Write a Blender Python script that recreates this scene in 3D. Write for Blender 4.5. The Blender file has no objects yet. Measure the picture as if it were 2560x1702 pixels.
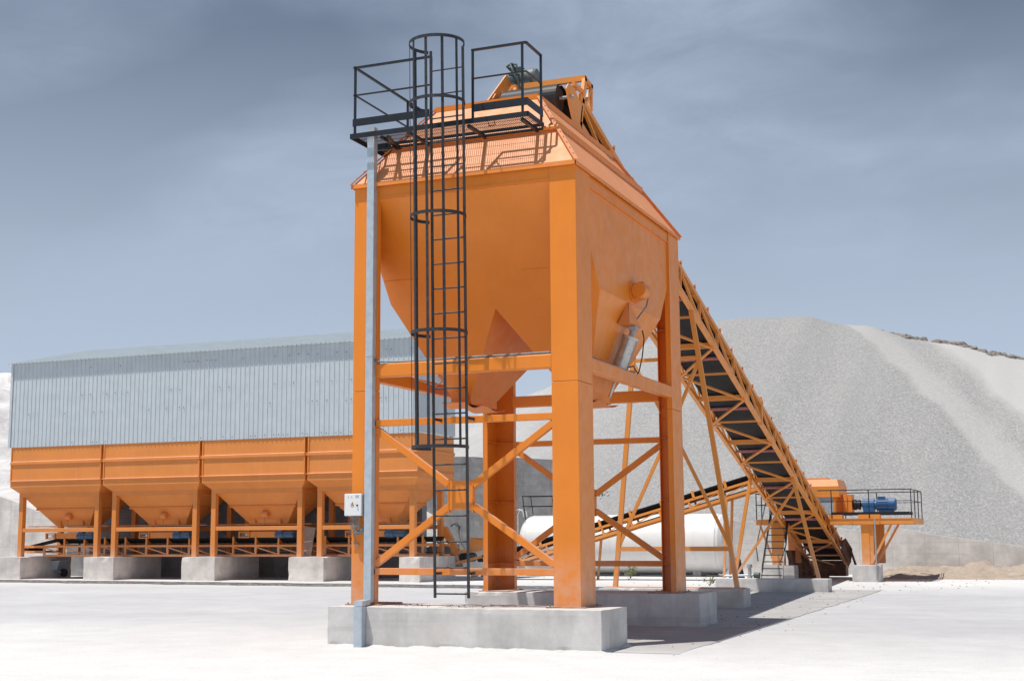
import bpy, math, random
from mathutils import Vector, Matrix, noise
R = math.radians
random.seed(7)
scene = bpy.context.scene
COL = scene.collection
ORG = {}          # world origin of every thing and of its parts

# ------------------------------------------------------------------ mesh builder
class MB:
    def __init__(s): s.v = []; s.f = []; s.sm = []
    def face(s, idx, smooth=False): s.f.append(tuple(idx)); s.sm.append(smooth)
    def poly(s, pts, smooth=False):
        b = len(s.v); s.v += [Vector(p) for p in pts]; s.face(range(b, b+len(pts)), smooth)
    def hexa(s, c):
        b = len(s.v); s.v += [Vector(p) for p in c]
        for q in ((0,3,2,1),(4,5,6,7),(0,1,5,4),(1,2,6,5),(2,3,7,6),(3,0,4,7)): s.face([b+i for i in q])
    def box(s, x0, x1, y0, y1, z0, z1):
        if x0 > x1: x0, x1 = x1, x0
        if y0 > y1: y0, y1 = y1, y0
        if z0 > z1: z0, z1 = z1, z0
        s.hexa([(x0,y0,z0),(x1,y0,z0),(x1,y1,z0),(x0,y1,z0),(x0,y0,z1),(x1,y0,z1),(x1,y1,z1),(x0,y1,z1)])
    def beam(s, p, q, w, h, up=(0,0,1), off=(0,0)):
        p = Vector(p); q = Vector(q); d = (q-p).normalized(); up = Vector(up)
        if abs(d.dot(up)) > .98: up = Vector((0,1,0)) if abs(d.y) < .9 else Vector((1,0,0))
        r = d.cross(up).normalized(); u = r.cross(d).normalized()
        o = r*off[0]+u*off[1]; a = r*(w/2); b = u*(h/2)
        s.hexa([p+o-a-b, p+o+a-b, q+o+a-b, q+o-a-b, p+o-a+b, p+o+a+b, q+o+a+b, q+o-a+b])
    def angle(s, p, q, w, t, side=1, up=(0,0,1)):
        """L-shaped rolled angle: one leg flat, one leg upright"""
        p = Vector(p); q = Vector(q); d = (q-p).normalized(); up = Vector(up)
        if abs(d.dot(up)) > .98: up = Vector((0,1,0))
        r = d.cross(up).normalized(); u = r.cross(d).normalized()
        s.beam(p+r*side*(w/2), q+r*side*(w/2), w, t, up); s.beam(p+u*(w/2+t/2), q+u*(w/2+t/2), t, w, up)
    def ring(s, c, a, b, n, ra, rb=None, ph=0):
        rb = ra if rb is None else rb; i0 = len(s.v)
        for k in range(n):
            t = 2*math.pi*k/n+ph; s.v.append(Vector(c)+a*(ra*math.cos(t))+b*(rb*math.sin(t)))
        return i0
    def lathe(s, o, ax, prof, n=24, cap=True):
        """prof: list of (t along axis, radius)"""
        o = Vector(o); ax = Vector(ax).normalized()
        a = ax.orthogonal().normalized(); b = ax.cross(a)
        prev = None
        for (t0, r0), (t1, r1) in zip(prof[:-1], prof[1:]):
            i = s.ring(o+ax*t0, a, b, n, max(r0,1e-4)); j = s.ring(o+ax*t1, a, b, n, max(r1,1e-4))
            for k in range(n):
                k2 = (k+1) % n; s.face((i+k, i+k2, j+k2, j+k), True)
        if cap:
            for (t, r), fl in ((prof[0], True), (prof[-1], False)):
                if r > 1e-3:
                    i = s.ring(o+ax*t, a, b, n, r); idx = list(range(i, i+n))
                    s.face(idx[::-1] if fl else idx)
    def tube(s, p, q, r, n=8):
        p = Vector(p); q = Vector(q); s.lathe(p, q-p, [(0, r), ((q-p).length, r)], n)
    def path(s, pts, r, n=6):
        pts = [Vector(p) for p in pts]; prev = None; a = None
        for i, p in enumerate(pts):
            d = (pts[min(i+1, len(pts)-1)]-pts[max(i-1, 0)]).normalized()
            a = d.orthogonal().normalized() if a is None else (a-d*a.dot(d)).normalized()
            b = d.cross(a); j = s.ring(p, a, b, n, r)
            if prev is not None:
                for k in range(n): s.face((prev+k, prev+(k+1) % n, j+(k+1) % n, j+k), True)
            prev = j
    def strip(s, pts, w, t, nrm):
        """flat bar along pts; w along nrm axis, t across"""
        for p, q in zip(pts[:-1], pts[1:]): s.beam(p, q, t, w, nrm)
    def plate(s, pts, th, d=None):
        """extruded polygon"""
        pts = [Vector(p) for p in pts]
        n = Vector(d).normalized() if d else (pts[1]-pts[0]).cross(pts[2]-pts[0]).normalized()
        lo = pts; hi = [p+n*th for p in pts]; k = len(pts)
        b = len(s.v); s.v += lo+hi
        s.face([b+i for i in range(k)][::-1]); s.face([b+k+i for i in range(k)])
        for i in range(k):
            j = (i+1) % k; s.face((b+i, b+j, b+k+j, b+k+i))
    def rough_box(s, x0, x1, y0, y1, z0, z1, step=.12, amp=.012, seed=0):
        """box of small faces with worn, uneven edges"""
        b0 = len(s.v); key = {}
        def vid(p):
            k = tuple(round(c, 4) for c in p)
            if k not in key:
                q = Vector(p); e = 0
                for c, lo, hi in ((p[0],x0,x1),(p[1],y0,y1),(p[2],z0,z1)):
                    if min(abs(c-lo), abs(c-hi)) < 1e-4: e += 1
                nz = noise.noise_vector(q*4+Vector((seed*7.1, 0, 0)))
                q += nz*amp
                if e >= 2:
                    c = Vector(((x0+x1)/2,(y0+y1)/2,(z0+z1)/2)); dd = (c-q)
                    k1 = amp*(.7+1.6*max(0, noise.noise(q*7+Vector((seed, 3, 1)))+.1))+.09*max(0, noise.noise(q*3.1+Vector((seed*2, 5, 1)))-.30)
                    q += Vector((math.copysign(k1, dd.x) if abs(p[0]-x0)<1e-4 or abs(p[0]-x1)<1e-4 else 0,
                                 math.copysign(k1, dd.y) if abs(p[1]-y0)<1e-4 or abs(p[1]-y1)<1e-4 else 0,
                                 math.copysign(k1, dd.z) if abs(p[2]-z0)<1e-4 or abs(p[2]-z1)<1e-4 else 0))
                if abs(p[2]-z0) < 1e-4: q.z = z0-.02
                key[k] = len(s.v); s.v.append(q)
            return key[k]
        def lin(a, b): 
            n = max(1, int(round((b-a)/step))); return [a+(b-a)*i/n for i in range(n+1)]
        X, Yy, Zz = lin(x0,x1), lin(y0,y1), lin(z0,z1)
        def sheet(A, B, f, flip):
            for i in range(len(A)-1):
                for j in range(len(B)-1):
                    q = [vid(f(A[i],B[j])), vid(f(A[i+1],B[j])), vid(f(A[i+1],B[j+1])), vid(f(A[i],B[j+1]))]
                    s.face(q[::-1] if flip else q)
        sheet(X, Zz, lambda a,b:(a,y0,b), False); sheet(X, Zz, lambda a,b:(a,y1,b), True)
        sheet(Yy, Zz, lambda a,b:(x1,a,b), False); sheet(Yy, Zz, lambda a,b:(x0,a,b), True)
        sheet(X, Yy, lambda a,b:(a,b,z1), False)
    def build(s, name, mat, parent=None, org=None, bevel=0):
        if parent is not None: org = ORG[parent.name]
        if org is None: org = Vector((0,0,0))
        org = Vector(org)
        me = bpy.data.meshes.new(name)
        me.from_pydata([tuple(v-org) for v in s.v], [], s.f)
        me.polygons.foreach_set('use_smooth', s.sm)
        me.materials.append(mat); me.update()
        o = bpy.data.objects.new(name, me); COL.objects.link(o)
        if parent is not None: o.parent = parent
        else: o.location = org
        ORG[o.name] = org
        if bevel:
            m = o.modifiers.new('bevel', 'BEVEL'); m.width = bevel; m.segments = 2; m.limit_method = 'ANGLE'; m.angle_limit = R(40)
        return o

def tag(o, label, cat=None, group=None, kind=None):
    if label: o['label'] = label
    if cat: o['category'] = cat
    if group: o['group'] = group
    if kind: o['kind'] = kind
    return o
def thing(name, loc, label, cat, group=None):
    o = bpy.data.objects.new(name, None); o.empty_display_size = .3
    COL.objects.link(o); o.location = loc; ORG[o.name] = Vector(loc)
    return tag(o, label, cat, group)
def copy_tree(o, parent=None):
    c = o.copy(); COL.objects.link(c)
    if parent is not None: c.parent = parent
    for ch in list(o.children): copy_tree(ch, c)
    return c

# ------------------------------------------------------------------ materials
class NT:
    def __init__(s, name):
        s.m = bpy.data.materials.new(name); s.m.use_nodes = True
        s.t = s.m.node_tree; s.t.nodes.clear()
        s.out = s.n('ShaderNodeOutputMaterial'); s.b = s.n('ShaderNodeBsdfPrincipled')
        s.l(s.b.outputs[0], s.out.inputs[0]); s.co = s.n('ShaderNodeNewGeometry').outputs['Position']
    def n(s, k, **kw):
        x = s.t.nodes.new(k)
        for a, v in kw.items(): setattr(x, a, v)
        return x
    def l(s, a, b): s.t.links.new(a, b)
    def map(s, sc, co=None):
        m = s.n('ShaderNodeMapping'); m.inputs['Scale'].default_value = sc; s.l(co or s.co, m.inputs[0]); return m.outputs[0]
    def noise(s, scale, detail=5, rough=.55, co=None, dist=0):
        x = s.n('ShaderNodeTexNoise'); x.inputs['Scale'].default_value = scale; x.inputs['Detail'].default_value = detail
        x.inputs['Roughness'].default_value = rough; x.inputs['Distortion'].default_value = dist
        s.l(co or s.co, x.inputs['Vector']); return x.outputs['Fac']
    def voro(s, scale, co=None, out='Color', feature='F1'):
        x = s.n('ShaderNodeTexVoronoi'); x.feature = feature; x.inputs['Scale'].default_value = scale; s.l(co or s.co, x.inputs['Vector']); return x.outputs[out]
    def ramp(s, fac, stops):
        x = s.n('ShaderNodeValToRGB'); e = x.color_ramp.elements
        while len(e) < len(stops): e.new(.5)
        for i, (p, c) in enumerate(stops):
            e[i].position = p; e[i].color = c if len(c) == 4 else (*c, 1)
        s.l(fac, x.inputs[0]); return x.outputs[0]
    def rng(s, v, a, b, c=0., d=1.):
        x = s.n('ShaderNodeMapRange'); x.inputs[1].default_value = a; x.inputs[2].default_value = b
        x.inputs[3].default_value = c; x.inputs[4].default_value = d; s.l(v, x.inputs[0]); return x.outputs[0]
    def mix(s, f, a, b, mode='MIX'):
        x = s.n('ShaderNodeMix', data_type='RGBA', blend_type=mode)
        for v, i in ((f, 0), (a, 6), (b, 7)):
            if hasattr(v, 'links') or hasattr(v, 'is_linked'): s.l(v, x.inputs[i])
            elif i == 0: x.inputs[0].default_value = v
            else: x.inputs[i].default_value = v if len(v) == 4 else (*v, 1)
        return x.outputs[2]
    def math(s, op, a, b=None):
        x = s.n('ShaderNodeMath', operation=op)
        for v, i in ((a, 0), (b, 1)):
            if v is None: continue
            if hasattr(v, 'is_linked'): s.l(v, x.inputs[i])
            else: x.inputs[i].default_value = v
        return x.outputs[0]
    def up(s):
        g = s.n('ShaderNodeNewGeometry'); x = s.n('ShaderNodeSeparateXYZ'); s.l(g.outputs['True Normal'], x.inputs[0]); return x.outputs['Z']
    def pos(s):
        g = s.n('ShaderNodeNewGeometry'); x = s.n('ShaderNodeSeparateXYZ'); s.l(g.outputs['Position'], x.inputs[0]); return x.outputs
    def wpos(s): return s.n('ShaderNodeNewGeometry').outputs['Position']
    def bump(s, h, strength, dist=.02):
        x = s.n('ShaderNodeBump'); x.inputs['Strength'].default_value = strength; x.inputs['Distance'].default_value = dist
        s.l(h, x.inputs['Height']); s.l(x.outputs[0], s.b.inputs['Normal'])
    def fin(s, col, rough=.5, metal=0., spec=.5):
        if hasattr(col, 'is_linked'): s.l(col, s.b.inputs['Base Color'])
        else: s.b.inputs['Base Color'].default_value = (*col, 1)
        if hasattr(rough, 'is_linked'): s.l(rough, s.b.inputs['Roughness'])
        else: s.b.inputs['Roughness'].default_value = rough
        s.b.inputs['Metallic'].default_value = metal; s.b.inputs['Specular IOR Level'].default_value = spec
        return s.m

DUST = (.60, .575, .55)
def paint(name, col, dust=.45, rough=.42, streak=.06, spec=.5, var=.10):
    t = NT(name)
    big = t.noise(.9, 4, .6); fine = t.noise(14, 5, .65)
    st = t.noise(1, 5, .6, t.map((7, 7, .35)))
    dark = tuple(c*(1-var) for c in col)
    c = t.mix(t.rng(big, .35, .68), dark, col)
    pale = tuple(c1*.55+c2*.45 for c1, c2 in zip(col, (.8,.5,.35)))
    c = t.mix(t.math('MULTIPLY', t.rng(st, .52, .78), streak*2.2), c, pale)
    upf = t.rng(t.up(), .25, .75)
    d = t.math('MULTIPLY', upf, t.rng(t.noise(3, 5, .6), .2, .75, dust*.75, dust*1.25))
    c = t.mix(d, c, DUST)
    d2 = t.math('MULTIPLY', t.rng(fine, .68, .85), .07)
    c = t.mix(d2, c, DUST)
    z = t.pos()[2]
    sp = t.math('MULTIPLY', t.rng(z, .55, 1.5, .55, 0), t.rng(t.noise(4, 6, .7), .35, .7))
    c = t.mix(sp, c, DUST)
    rs = t.noise(1, 4, .6, t.map((11, 11, .5))); rm_ = t.math('MULTIPLY', t.rng(rs, .64, .72), t.rng(t.noise(.8, 3), .48, .62))
    c = t.mix(t.math('MULTIPLY', rm_, .28), c, tuple(v*.55 for v in col))
    ch = t.math('MULTIPLY', t.rng(t.noise(30, 3, .6), .70, .74), t.rng(t.noise(1.7, 3), .55, .65)); c = t.mix(t.math('MULTIPLY', ch, .5), c, (.22,.10,.05))
    t.bump(t.math('ADD', t.math('MULTIPLY', t.noise(1.1, 3, .5), 6), fine), .10, .004)
    return t.fin(c, t.rng(t.noise(5), .3, .7, rough-.08, rough+.12), 0, spec)
def plain(name, col, rough=.55, metal=0., var=.15, scale=6, dust=0., spec=.4):
    t = NT(name); n = t.noise(scale, 5, .6)
    c = t.mix(t.rng(n, .3, .7), tuple(x*(1-var) for x in col), tuple(min(1, x*(1+var)) for x in col))
    if dust:
        c = t.mix(t.math('MULTIPLY', t.rng(t.up(), .3, .8), dust), c, DUST)
        c = t.mix(t.math('MULTIPLY', t.rng(t.noise(18), .5, .8), dust*.5), c, DUST)
    return t.fin(c, rough, metal, spec)
def concrete(name, col=(.60,.585,.57), panel=False, stain=.5):
    t = NT(name)
    n1 = t.noise(1.3, 6, .65); n2 = t.noise(9, 6, .7); st = t.noise(1, 6, .65, t.map((3.5, 3.5, .5)))
    c = t.mix(t.rng(n1, .32, .68), tuple(x*.74 for x in col), tuple(min(1, x*1.14) for x in col))
    c = t.mix(t.math('MULTIPLY', t.rng(st, .5, .75), stain), c, tuple(x*y for x, y in zip(col, (.55,.53,.52))))
    hl = t.noise(1, 3, .5, t.map((.25,.25,5.5))); c = t.mix(t.math('MULTIPLY', t.rng(hl, .58, .64), .22), c, tuple(x*.6 for x in col))
    c = t.mix(t.math('MULTIPLY', t.rng(t.noise(2.2, 5), .55, .75), .5), c, (.56,.5,.45))
    pit = t.voro(24, out='Distance'); pm = t.math('MULTIPLY', t.rng(pit, .04, .16, 1, 0), t.rng(t.noise(2.7), .52, .62))
    c = t.mix(t.math('MULTIPLY', pm, .7), c, (.16,.155,.15))
    c = t.mix(t.math('MULTIPLY', t.rng(t.up(), .4, .8), .65), c, DUST)
    h = t.math('SUBTRACT', n2, t.math('MULTIPLY', pm, .8))
    if panel:
        x = t.n('ShaderNodeSeparateXYZ'); t.l(t.wpos(), x.inputs[0])
        def lines(v, per, w):
            f = t.math('FRACT', t.math('DIVIDE', v, per)); return t.rng(t.math('ABSOLUTE', t.math('SUBTRACT', f, .5)), .5-w, .5, 0, 1)
        ln = t.math('MAXIMUM', lines(x.outputs[0], 1.22, .012), t.math('MULTIPLY', lines(x.outputs[2], 1.2, .012), .7))
        c = t.mix(t.math('MULTIPLY', ln, .55), c, tuple(x_*.45 for x_ in col))
        h = t.math('SUBTRACT', h, t.math('MULTIPLY', ln, .6))
    t.bump(h, .35, .012)
    return t.fin(c, .9, 0, .2)

M = {}
ORANGE = (.80, .236, .016)
M['orange'] = paint('orange_paint', ORANGE, .34)
M['orange_roof'] = paint('dusty_orange_paint', (.83,.265,.05), .22, .55, .12)
M['orange_bin'] = paint('weathered_orange_paint', (.80,.275,.055), .42, .48, .12)
M['orange_conv'] = paint('conveyor_orange_paint', (.80,.29,.045), .35, .45, .08)
M['plate'] = plain('dusty_base_plate', (.36,.20,.13), .8, 0, .35, 9, .45)
M['dark'] = plain('dark_railing_paint', (.013,.018,.024), .42, 0, .2, 8, .02)
M['dark_cage'] = plain('dusty_cage_paint', (.024,.028,.033), .5, 0, .3, 12, .12)
M['galv'] = plain('galvanised_steel', (.46,.53,.59), .5, .35, .12, 9, .1)
M['clad'] = plain('galvanised_cladding', (.545,.60,.63), .5, .1, .06, 2.2, .06)
M['roof_clad'] = plain('galvanised_roofing', (.52,.585,.615), .45, .25, .08, 2.2, .1)
M['belt'] = plain('black_rubber_belt', (.007,.007,.008), .7, 0, .4, 5, .03)
M['rubber'] = plain('black_rubber_drum', (.014,.015,.017), .5, 0, .3, 5, 0)
M['roller'] = plain('dusty_red_roller', (.42,.13,.11), .6, 0, .4, 16, .55)
M['idler_red'] = plain('red_idler_end', (.33,.035,.03), .6, 0, .4, 20, .2)
M['conc'] = concrete('pale_concrete')
M['conc_pier'] = concrete('light_pier_concrete', (.73,.68,.635), False, .3)
M['wall'] = concrete('cast_wall_concrete', (.66,.635,.61), True, .35)
M['wall_dark'] = concrete('weathered_and_shaded_concrete', (.30,.30,.31), True, .5)  # plain grey for the tank wall; painted-in shade for the wall behind the bins
def tankmat():
    t = NT('white_tank_paint'); st = t.noise(1, 5, .6, t.map((5, 5, .25))); n = t.noise(1.4, 5, .6)
    c = t.mix(t.rng(n, .3, .7), (.74,.74,.73), (.80,.80,.79))
    c = t.mix(t.math('MULTIPLY', t.rng(st, .56, .72), .30), c, (.50,.44,.38))
    z = t.pos()[2]; c = t.mix(t.math('MULTIPLY', t.rng(z, .2, 1.1, .35, 0), t.rng(t.noise(5, 5), .35, .7)), c, DUST)
    return t.fin(c, .4, 0, .4)
M['tank'] = tankmat()
M['white'] = plain('white_enclosure', (.74,.75,.75), .4, 0, .03, 4, .05)
M['grey'] = plain('grey_plastic', (.33,.34,.35), .5)
M['cable'] = plain('grey_green_cable', (.17,.20,.20), .5, 0, .3, 20, .2)
M['black'] = plain('black_plastic', (.02,.02,.02), .5)
M['yellow'] = plain('yellow_sign', (.75,.42,.02), .5)
M['blue'] = plain('blue_motor_paint', (.014,.10,.28), .42, 0, .15, 8, .2)
M['blue_dusty'] = plain('dusty_blue_motor', (.045,.105,.20), .6, 0, .3, 12, .35)
M['motor_grey'] = plain('grey_motor_paint', (.11,.14,.14), .5, .1, .35, 8, .15)
M['motor_dark'] = plain('dark_green_motor', (.05,.075,.075), .5, 0, .3, 8, .1)
M['steel'] = plain('worn_steel', (.50,.49,.47), .42, .55, .2, 15, .2)
M['rust'] = plain('rusty_brown_steel', (.14,.07,.045), .8, 0, .4, 6, .15)
M['ply'] = plain('weathered_board', (.46,.37,.30), .85, 0, .2, 4, .1)
M['bark'] = plain('twig_bark', (.16,.12,.08), .9)
M['leaf'] = plain('dry_green_leaves', (.16,.19,.06), .7, 0, .4, 30)
M['leaf2'] = plain('dusty_scrub_leaves', (.13,.13,.09), .8, 0, .4, 30)
M['rockc'] = plain('brown_grey_rock', (.235,.205,.185), .95, 0, .35, 2.5)
M['stone'] = plain('small_stones', (.33,.32,.31), .9, 0, .4, 8)

def gravel():
    t = NT('grey_crushed_gravel'); w = t.wpos()
    v = t.voro(20, w); v2 = t.voro(12, w)
    g = t.n('ShaderNodeSeparateColor'); t.l(v, g.inputs[0]); g2 = t.n('ShaderNodeSeparateColor'); t.l(v2, g2.inputs[0])
    f = t.math('ADD', t.math('MULTIPLY', g.outputs[0], .65), t.math('MULTIPLY', g2.outputs[1], .35))
    c = t.ramp(f, [(.08,(.225,.225,.23)), (.35,(.285,.283,.282)), (.6,(.325,.32,.317)), (.92,(.43,.424,.418))])
    big = t.noise(.08, 4, .5, w)
    c = t.mix(t.rng(big, .35, .7, 0, .3), c, (.33,.327,.325))
    # pale fines that have run down the face in long streaks
    p = t.pos()
    u = t.math('ADD', t.math('MULTIPLY', t.math('ADD', p[0], 5.6), .838), t.math('MULTIPLY', t.math('SUBTRACT', p[1], 60), .547))
    u = t.math('ADD', u, t.math('MULTIPLY', t.math('SUBTRACT', t.noise(.35, 4, .6, w), .5), 1.6))
    sf = t.ramp(t.rng(u, 0, 10), [(0,(0,0,0)), (.05,(.5,.5,.5)), (.16,(.42,.42,.42)), (.25,(.08,.08,.08)), (.34,(.1,.1,.1)), (.44,(.8,.8,.8)), (1,(.62,.62,.62))])
    c = t.mix(sf, c, (.50,.488,.477))
    v0 = t.noise(1, 4, .55, t.map((.35, .05, .05), w)); c = t.mix(t.math('MULTIPLY', t.rng(v0, .5, .7), .22), c, (.40,.395,.39))
    left = t.rng(p[0], -24, -13, .7, 0)
    c = t.mix(t.math('MULTIPLY', left, t.rng(t.noise(.5, 5, .6, w), .3, .7, .5, 1)), c, (.53,.525,.52))
    t.bump(g.outputs[0], .4, .04)
    return t.fin(c, .95, 0, .1)
M['gravel'] = gravel()

def hillmat():
    t = NT('white_quarry_rock'); w = t.wpos()
    n = t.noise(.35, 8, .7, w, 1.2); s = t.noise(1, 6, .7, t.map((.5,.5,.12), w))
    c = t.mix(t.rng(n, .3, .7), (.46,.44,.43), (.78,.77,.77))
    c = t.mix(t.math('MULTIPLY', t.rng(s, .55, .75), .6), c, (.36,.33,.31))
    t.bump(n, .6, .5)
    return t.fin(c, .95, 0, .1)
M['hill'] = hillmat()
def dirtmat():
    t = NT('brown_dirt'); w = t.wpos(); v = t.voro(9, w); g = t.n('ShaderNodeSeparateColor'); t.l(v, g.inputs[0])
    n = t.noise(1.5, 6, .65, w)
    c = t.mix(t.rng(n, .3, .7), (.30,.235,.18), (.45,.37,.30)); c = t.mix(t.math('MULTIPLY', g.outputs[0], .4), c, (.52,.45,.39))
    t.bump(t.noise(10, 6, .7, w), .7, .06)
    return t.fin(c, .95, 0, .1)
M['dirt'] = dirtmat()

def groundmat():
    t = NT('dusty_yard_surface'); w = t.wpos(); p = t.pos()
    n1 = t.noise(.22, 6, .6, w, .6); n2 = t.noise(1.4, 6, .65, w); n3 = t.noise(22, 6, .7, w)
    grey = t.mix(t.rng(n2, .35, .68), (.415,.417,.436), (.47,.471,.486))
    dust = t.mix(t.rng(n2, .3, .7), (.62,.615,.61), (.70,.695,.69))
    near = t.rng(p[1], 5, -4)                       # bright foreground fade to white, put into the ground colour
    far = t.rng(p[1], 18, 26, 0, .75)
    left = t.rng(p[0], -6, -12, 0, -.12)
    f = t.math('ADD', t.math('MAXIMUM', near, far), t.math('SUBTRACT', t.rng(n1, .40, .75, .05, .4), left))
    f = t.n('ShaderNodeClamp').outputs[0] if False else t.math('MINIMUM', t.math('MAXIMUM', f, 0), 1)
    c = t.mix(f, grey, dust)
    # tyre-swept bands across the yard
    tr = t.noise(1, 4, .5, t.map((.05, .9, 1), w), .4)
    c = t.mix(t.math('MULTIPLY', t.rng(tr, .50, .68), .12), c, (.58,.575,.572))
    tk = t.noise(1, 5, .6, t.map((.16, 2.6, 1), w), 1.2); c = t.mix(t.math('MULTIPLY', t.rng(tk, .58, .68), .13), c, (.36,.36,.37))
    v = t.voro(16, w, 'Distance'); sp = t.math('MULTIPLY', t.rng(v, .05, .14, 1, 0), t.rng(t.noise(.9, 4, .6, w), .56, .68))
    c = t.mix(t.math('MULTIPLY', sp, .5), c, (.3,.29,.28))
    gr = t.voro(45, w); gs = t.n('ShaderNodeSeparateColor'); t.l(gr, gs.inputs[0]); c = t.mix(t.math('MULTIPLY', t.rng(gs.outputs[0], .80, .95), .22), c, (.30,.295,.29))
    t.bump(t.math('ADD', n3, t.math('MULTIPLY', n2, .6)), .3, .03)
    return t.fin(c, .95, 0, .1)
M['ground'] = groundmat()
def apronmat():
    t = NT('dusty_concrete_apron'); w = t.wpos()
    n2 = t.noise(.8, 6, .65, w); n3 = t.noise(18, 6, .7, w)
    c = t.mix(t.rng(n2, .32, .68), (.33,.325,.32), (.44,.433,.427))
    p = t.pos(); c = t.mix(t.math('MULTIPLY', t.math('MAXIMUM', t.rng(p[1], 1.0, -1.0), t.rng(p[0], -3.4, -3.7)), .8), c, (.55,.545,.54))
    st = t.noise(1, 5, .65, t.map((.6, 2.6, 1), w)); c = t.mix(t.math('MULTIPLY', t.rng(st, .5, .72), .5), c, (.56,.553,.545))
    v = t.voro(13, w, 'Distance'); sp = t.math('MULTIPLY', t.rng(v, .06, .17, 1, 0), t.rng(t.noise(1.3, 4, .6, w), .5, .62))
    c = t.mix(t.math('MULTIPLY', sp, .7), c, (.2,.195,.19))
    t.bump(t.math('ADD', n3, n2), .3, .03)
    return t.fin(c, .95, 0, .1)
M['apron'] = apronmat()
def dustmat():
    t = NT('limestone_dust'); n = t.noise(3, 6, .65); f = t.noise(40, 5, .7)
    c = t.mix(t.rng(n, .3, .7), (.50,.49,.48), (.64,.63,.62)); t.bump(f, .3, .01); return t.fin(c, .95, 0, .1)
M['dust'] = dustmat()
def kerbmat():
    t = NT('broken_asphalt_edge'); w = t.wpos(); v = t.voro(9, w); g = t.n('ShaderNodeSeparateColor'); t.l(v, g.inputs[0])
    c = t.ramp(g.outputs[0], [(0,(.07,.07,.075)), (.6,(.15,.15,.16)), (1,(.32,.32,.32))])
    t.bump(g.outputs[0], .6, .03); return t.fin(c, .95, 0, .1)
M['kerb'] = kerbmat()

# ------------------------------------------------------------------ ground
g = MB(); g.poly([(-500,-160,0),(500,-160,0),(500,700,0),(-500,700,0)]); tag(g.build('ground', M['ground']), None, None, None, 'structure')
g = MB()
N = 90
def az_(y): return .004+.012*min(1, max(0, (y+.3)/2))
ex = [(1.47+.06*noise.noise((0, y*.9, 2))+.03*noise.noise((0, y*4, 5)), y) for y in [-.3+21.3*i/N for i in range(N+1)]]
for (a, y0), (b, y1) in zip(ex[:-1], ex[1:]):
    z0, z1 = az_(y0), az_(y1)
    g.poly([(-3.8,y0,.003),(-3.4,y0,z0),(-3.4,y1,z1),(-3.8,y1,.003)]); g.poly([(-3.4,y0,z0),(a,y0,z0),(b,y1,z1),(-3.4,y1,z1)]); g.poly([(a,y0,z0),(a+.02,y0,-.01),(b+.02,y1,-.01),(b,y1,z1)])
tag(g.build('concrete_apron', M['apron']), None, None, None, 'structure')
g = MB(); prev = None
for i in range(181):
    x = -60+i*.3; y = 22.9+(x+32)*-.075 if x > -40 else 23.5
    w0 = 1.3+.3*noise.noise((x*.7, 0, 0))+.15*noise.noise((x*1.7, 0, 0)); a = (x, y-w0+.06*noise.noise((x*3, 1, 0)), .006); m = (x, y+.05, .025+.012*noise.noise((x*2.4, 4, 0))); b = (x, y+w0*.8+.06*noise.noise((x*3, 7, 0)), .006)
    if prev: g.poly([prev[0], a, m, prev[1]]); g.poly([prev[1], m, b, prev[2]])
    prev = (a, m, b)
tag(g.build('road_edge', M['kerb']), None, None, None, 'structure')

# ------------------------------------------------------------------ silo
W, DP, CA, CB, ZB0, ZT = 3.68, 5.69, .41, .655, .57, 7.03
silo = thing('storage_silo', (-1.84, 2.85, ZB0), 'tall orange steel silo on four columns, caged black ladder up its front', 'silo')
def column(mx, my):
    """folded-plate L column; mx/my say which corner"""
    m = MB()
    def X(v): return v if mx else -W-v
    def Yy(v): return v if not my else DP-v
    def bx(x0,x1,y0,y1,z0,z1): m.box(X(x0),X(x1),Yy(y0),Yy(y1),z0,z1)
    for z0, z1 in ((ZB0+.012, 3.794), (3.803, ZT)):
        bx(-CA,0, 0,.018, z0,z1); bx(-.018,0, .018,CB, z0,z1)
        bx(-CA,-CA+.016, .018,.11, z0,z1); bx(-.095,-.018, CB-.016,CB, z0,z1)
    bx(-CA+.02,-.02, .02,.03, 3.7,3.9); bx(-.03,-.02, .03,CB-.02, 3.7,3.9)
    for z in (1.06, 2.2, 3.32, 5.3):
        pts = [(-CA+.02,.02),(-.02,.02),(-.02,CB-.02),(-.1,CB-.02),(-.14,.2),(-CA+.02,.11)]
        m.plate([(X(a),Yy(b),z) for a,b in pts], .012, (0,0,1))
    c = m.build('column', M['orange'], silo, bevel=.004)
    p = MB(); p.box(X(-CA-.1),X(.07),Yy(-.06),Yy(CB+.06),ZB0,ZB0+.018)
    for a, b in ((-CA-.05,-.02),(-CA-.05,.3),(.035,-.02),(.035,.6)): p.tube((X(a),Yy(b),ZB0+.01),(X(a),Yy(b),ZB0+.038),.013,6)
    p.build('base_plate', M['plate'], c)
    return c
cA, cB, cC, cD = column(False, False), column(True, False), column(True, True), column(False, True)
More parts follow.
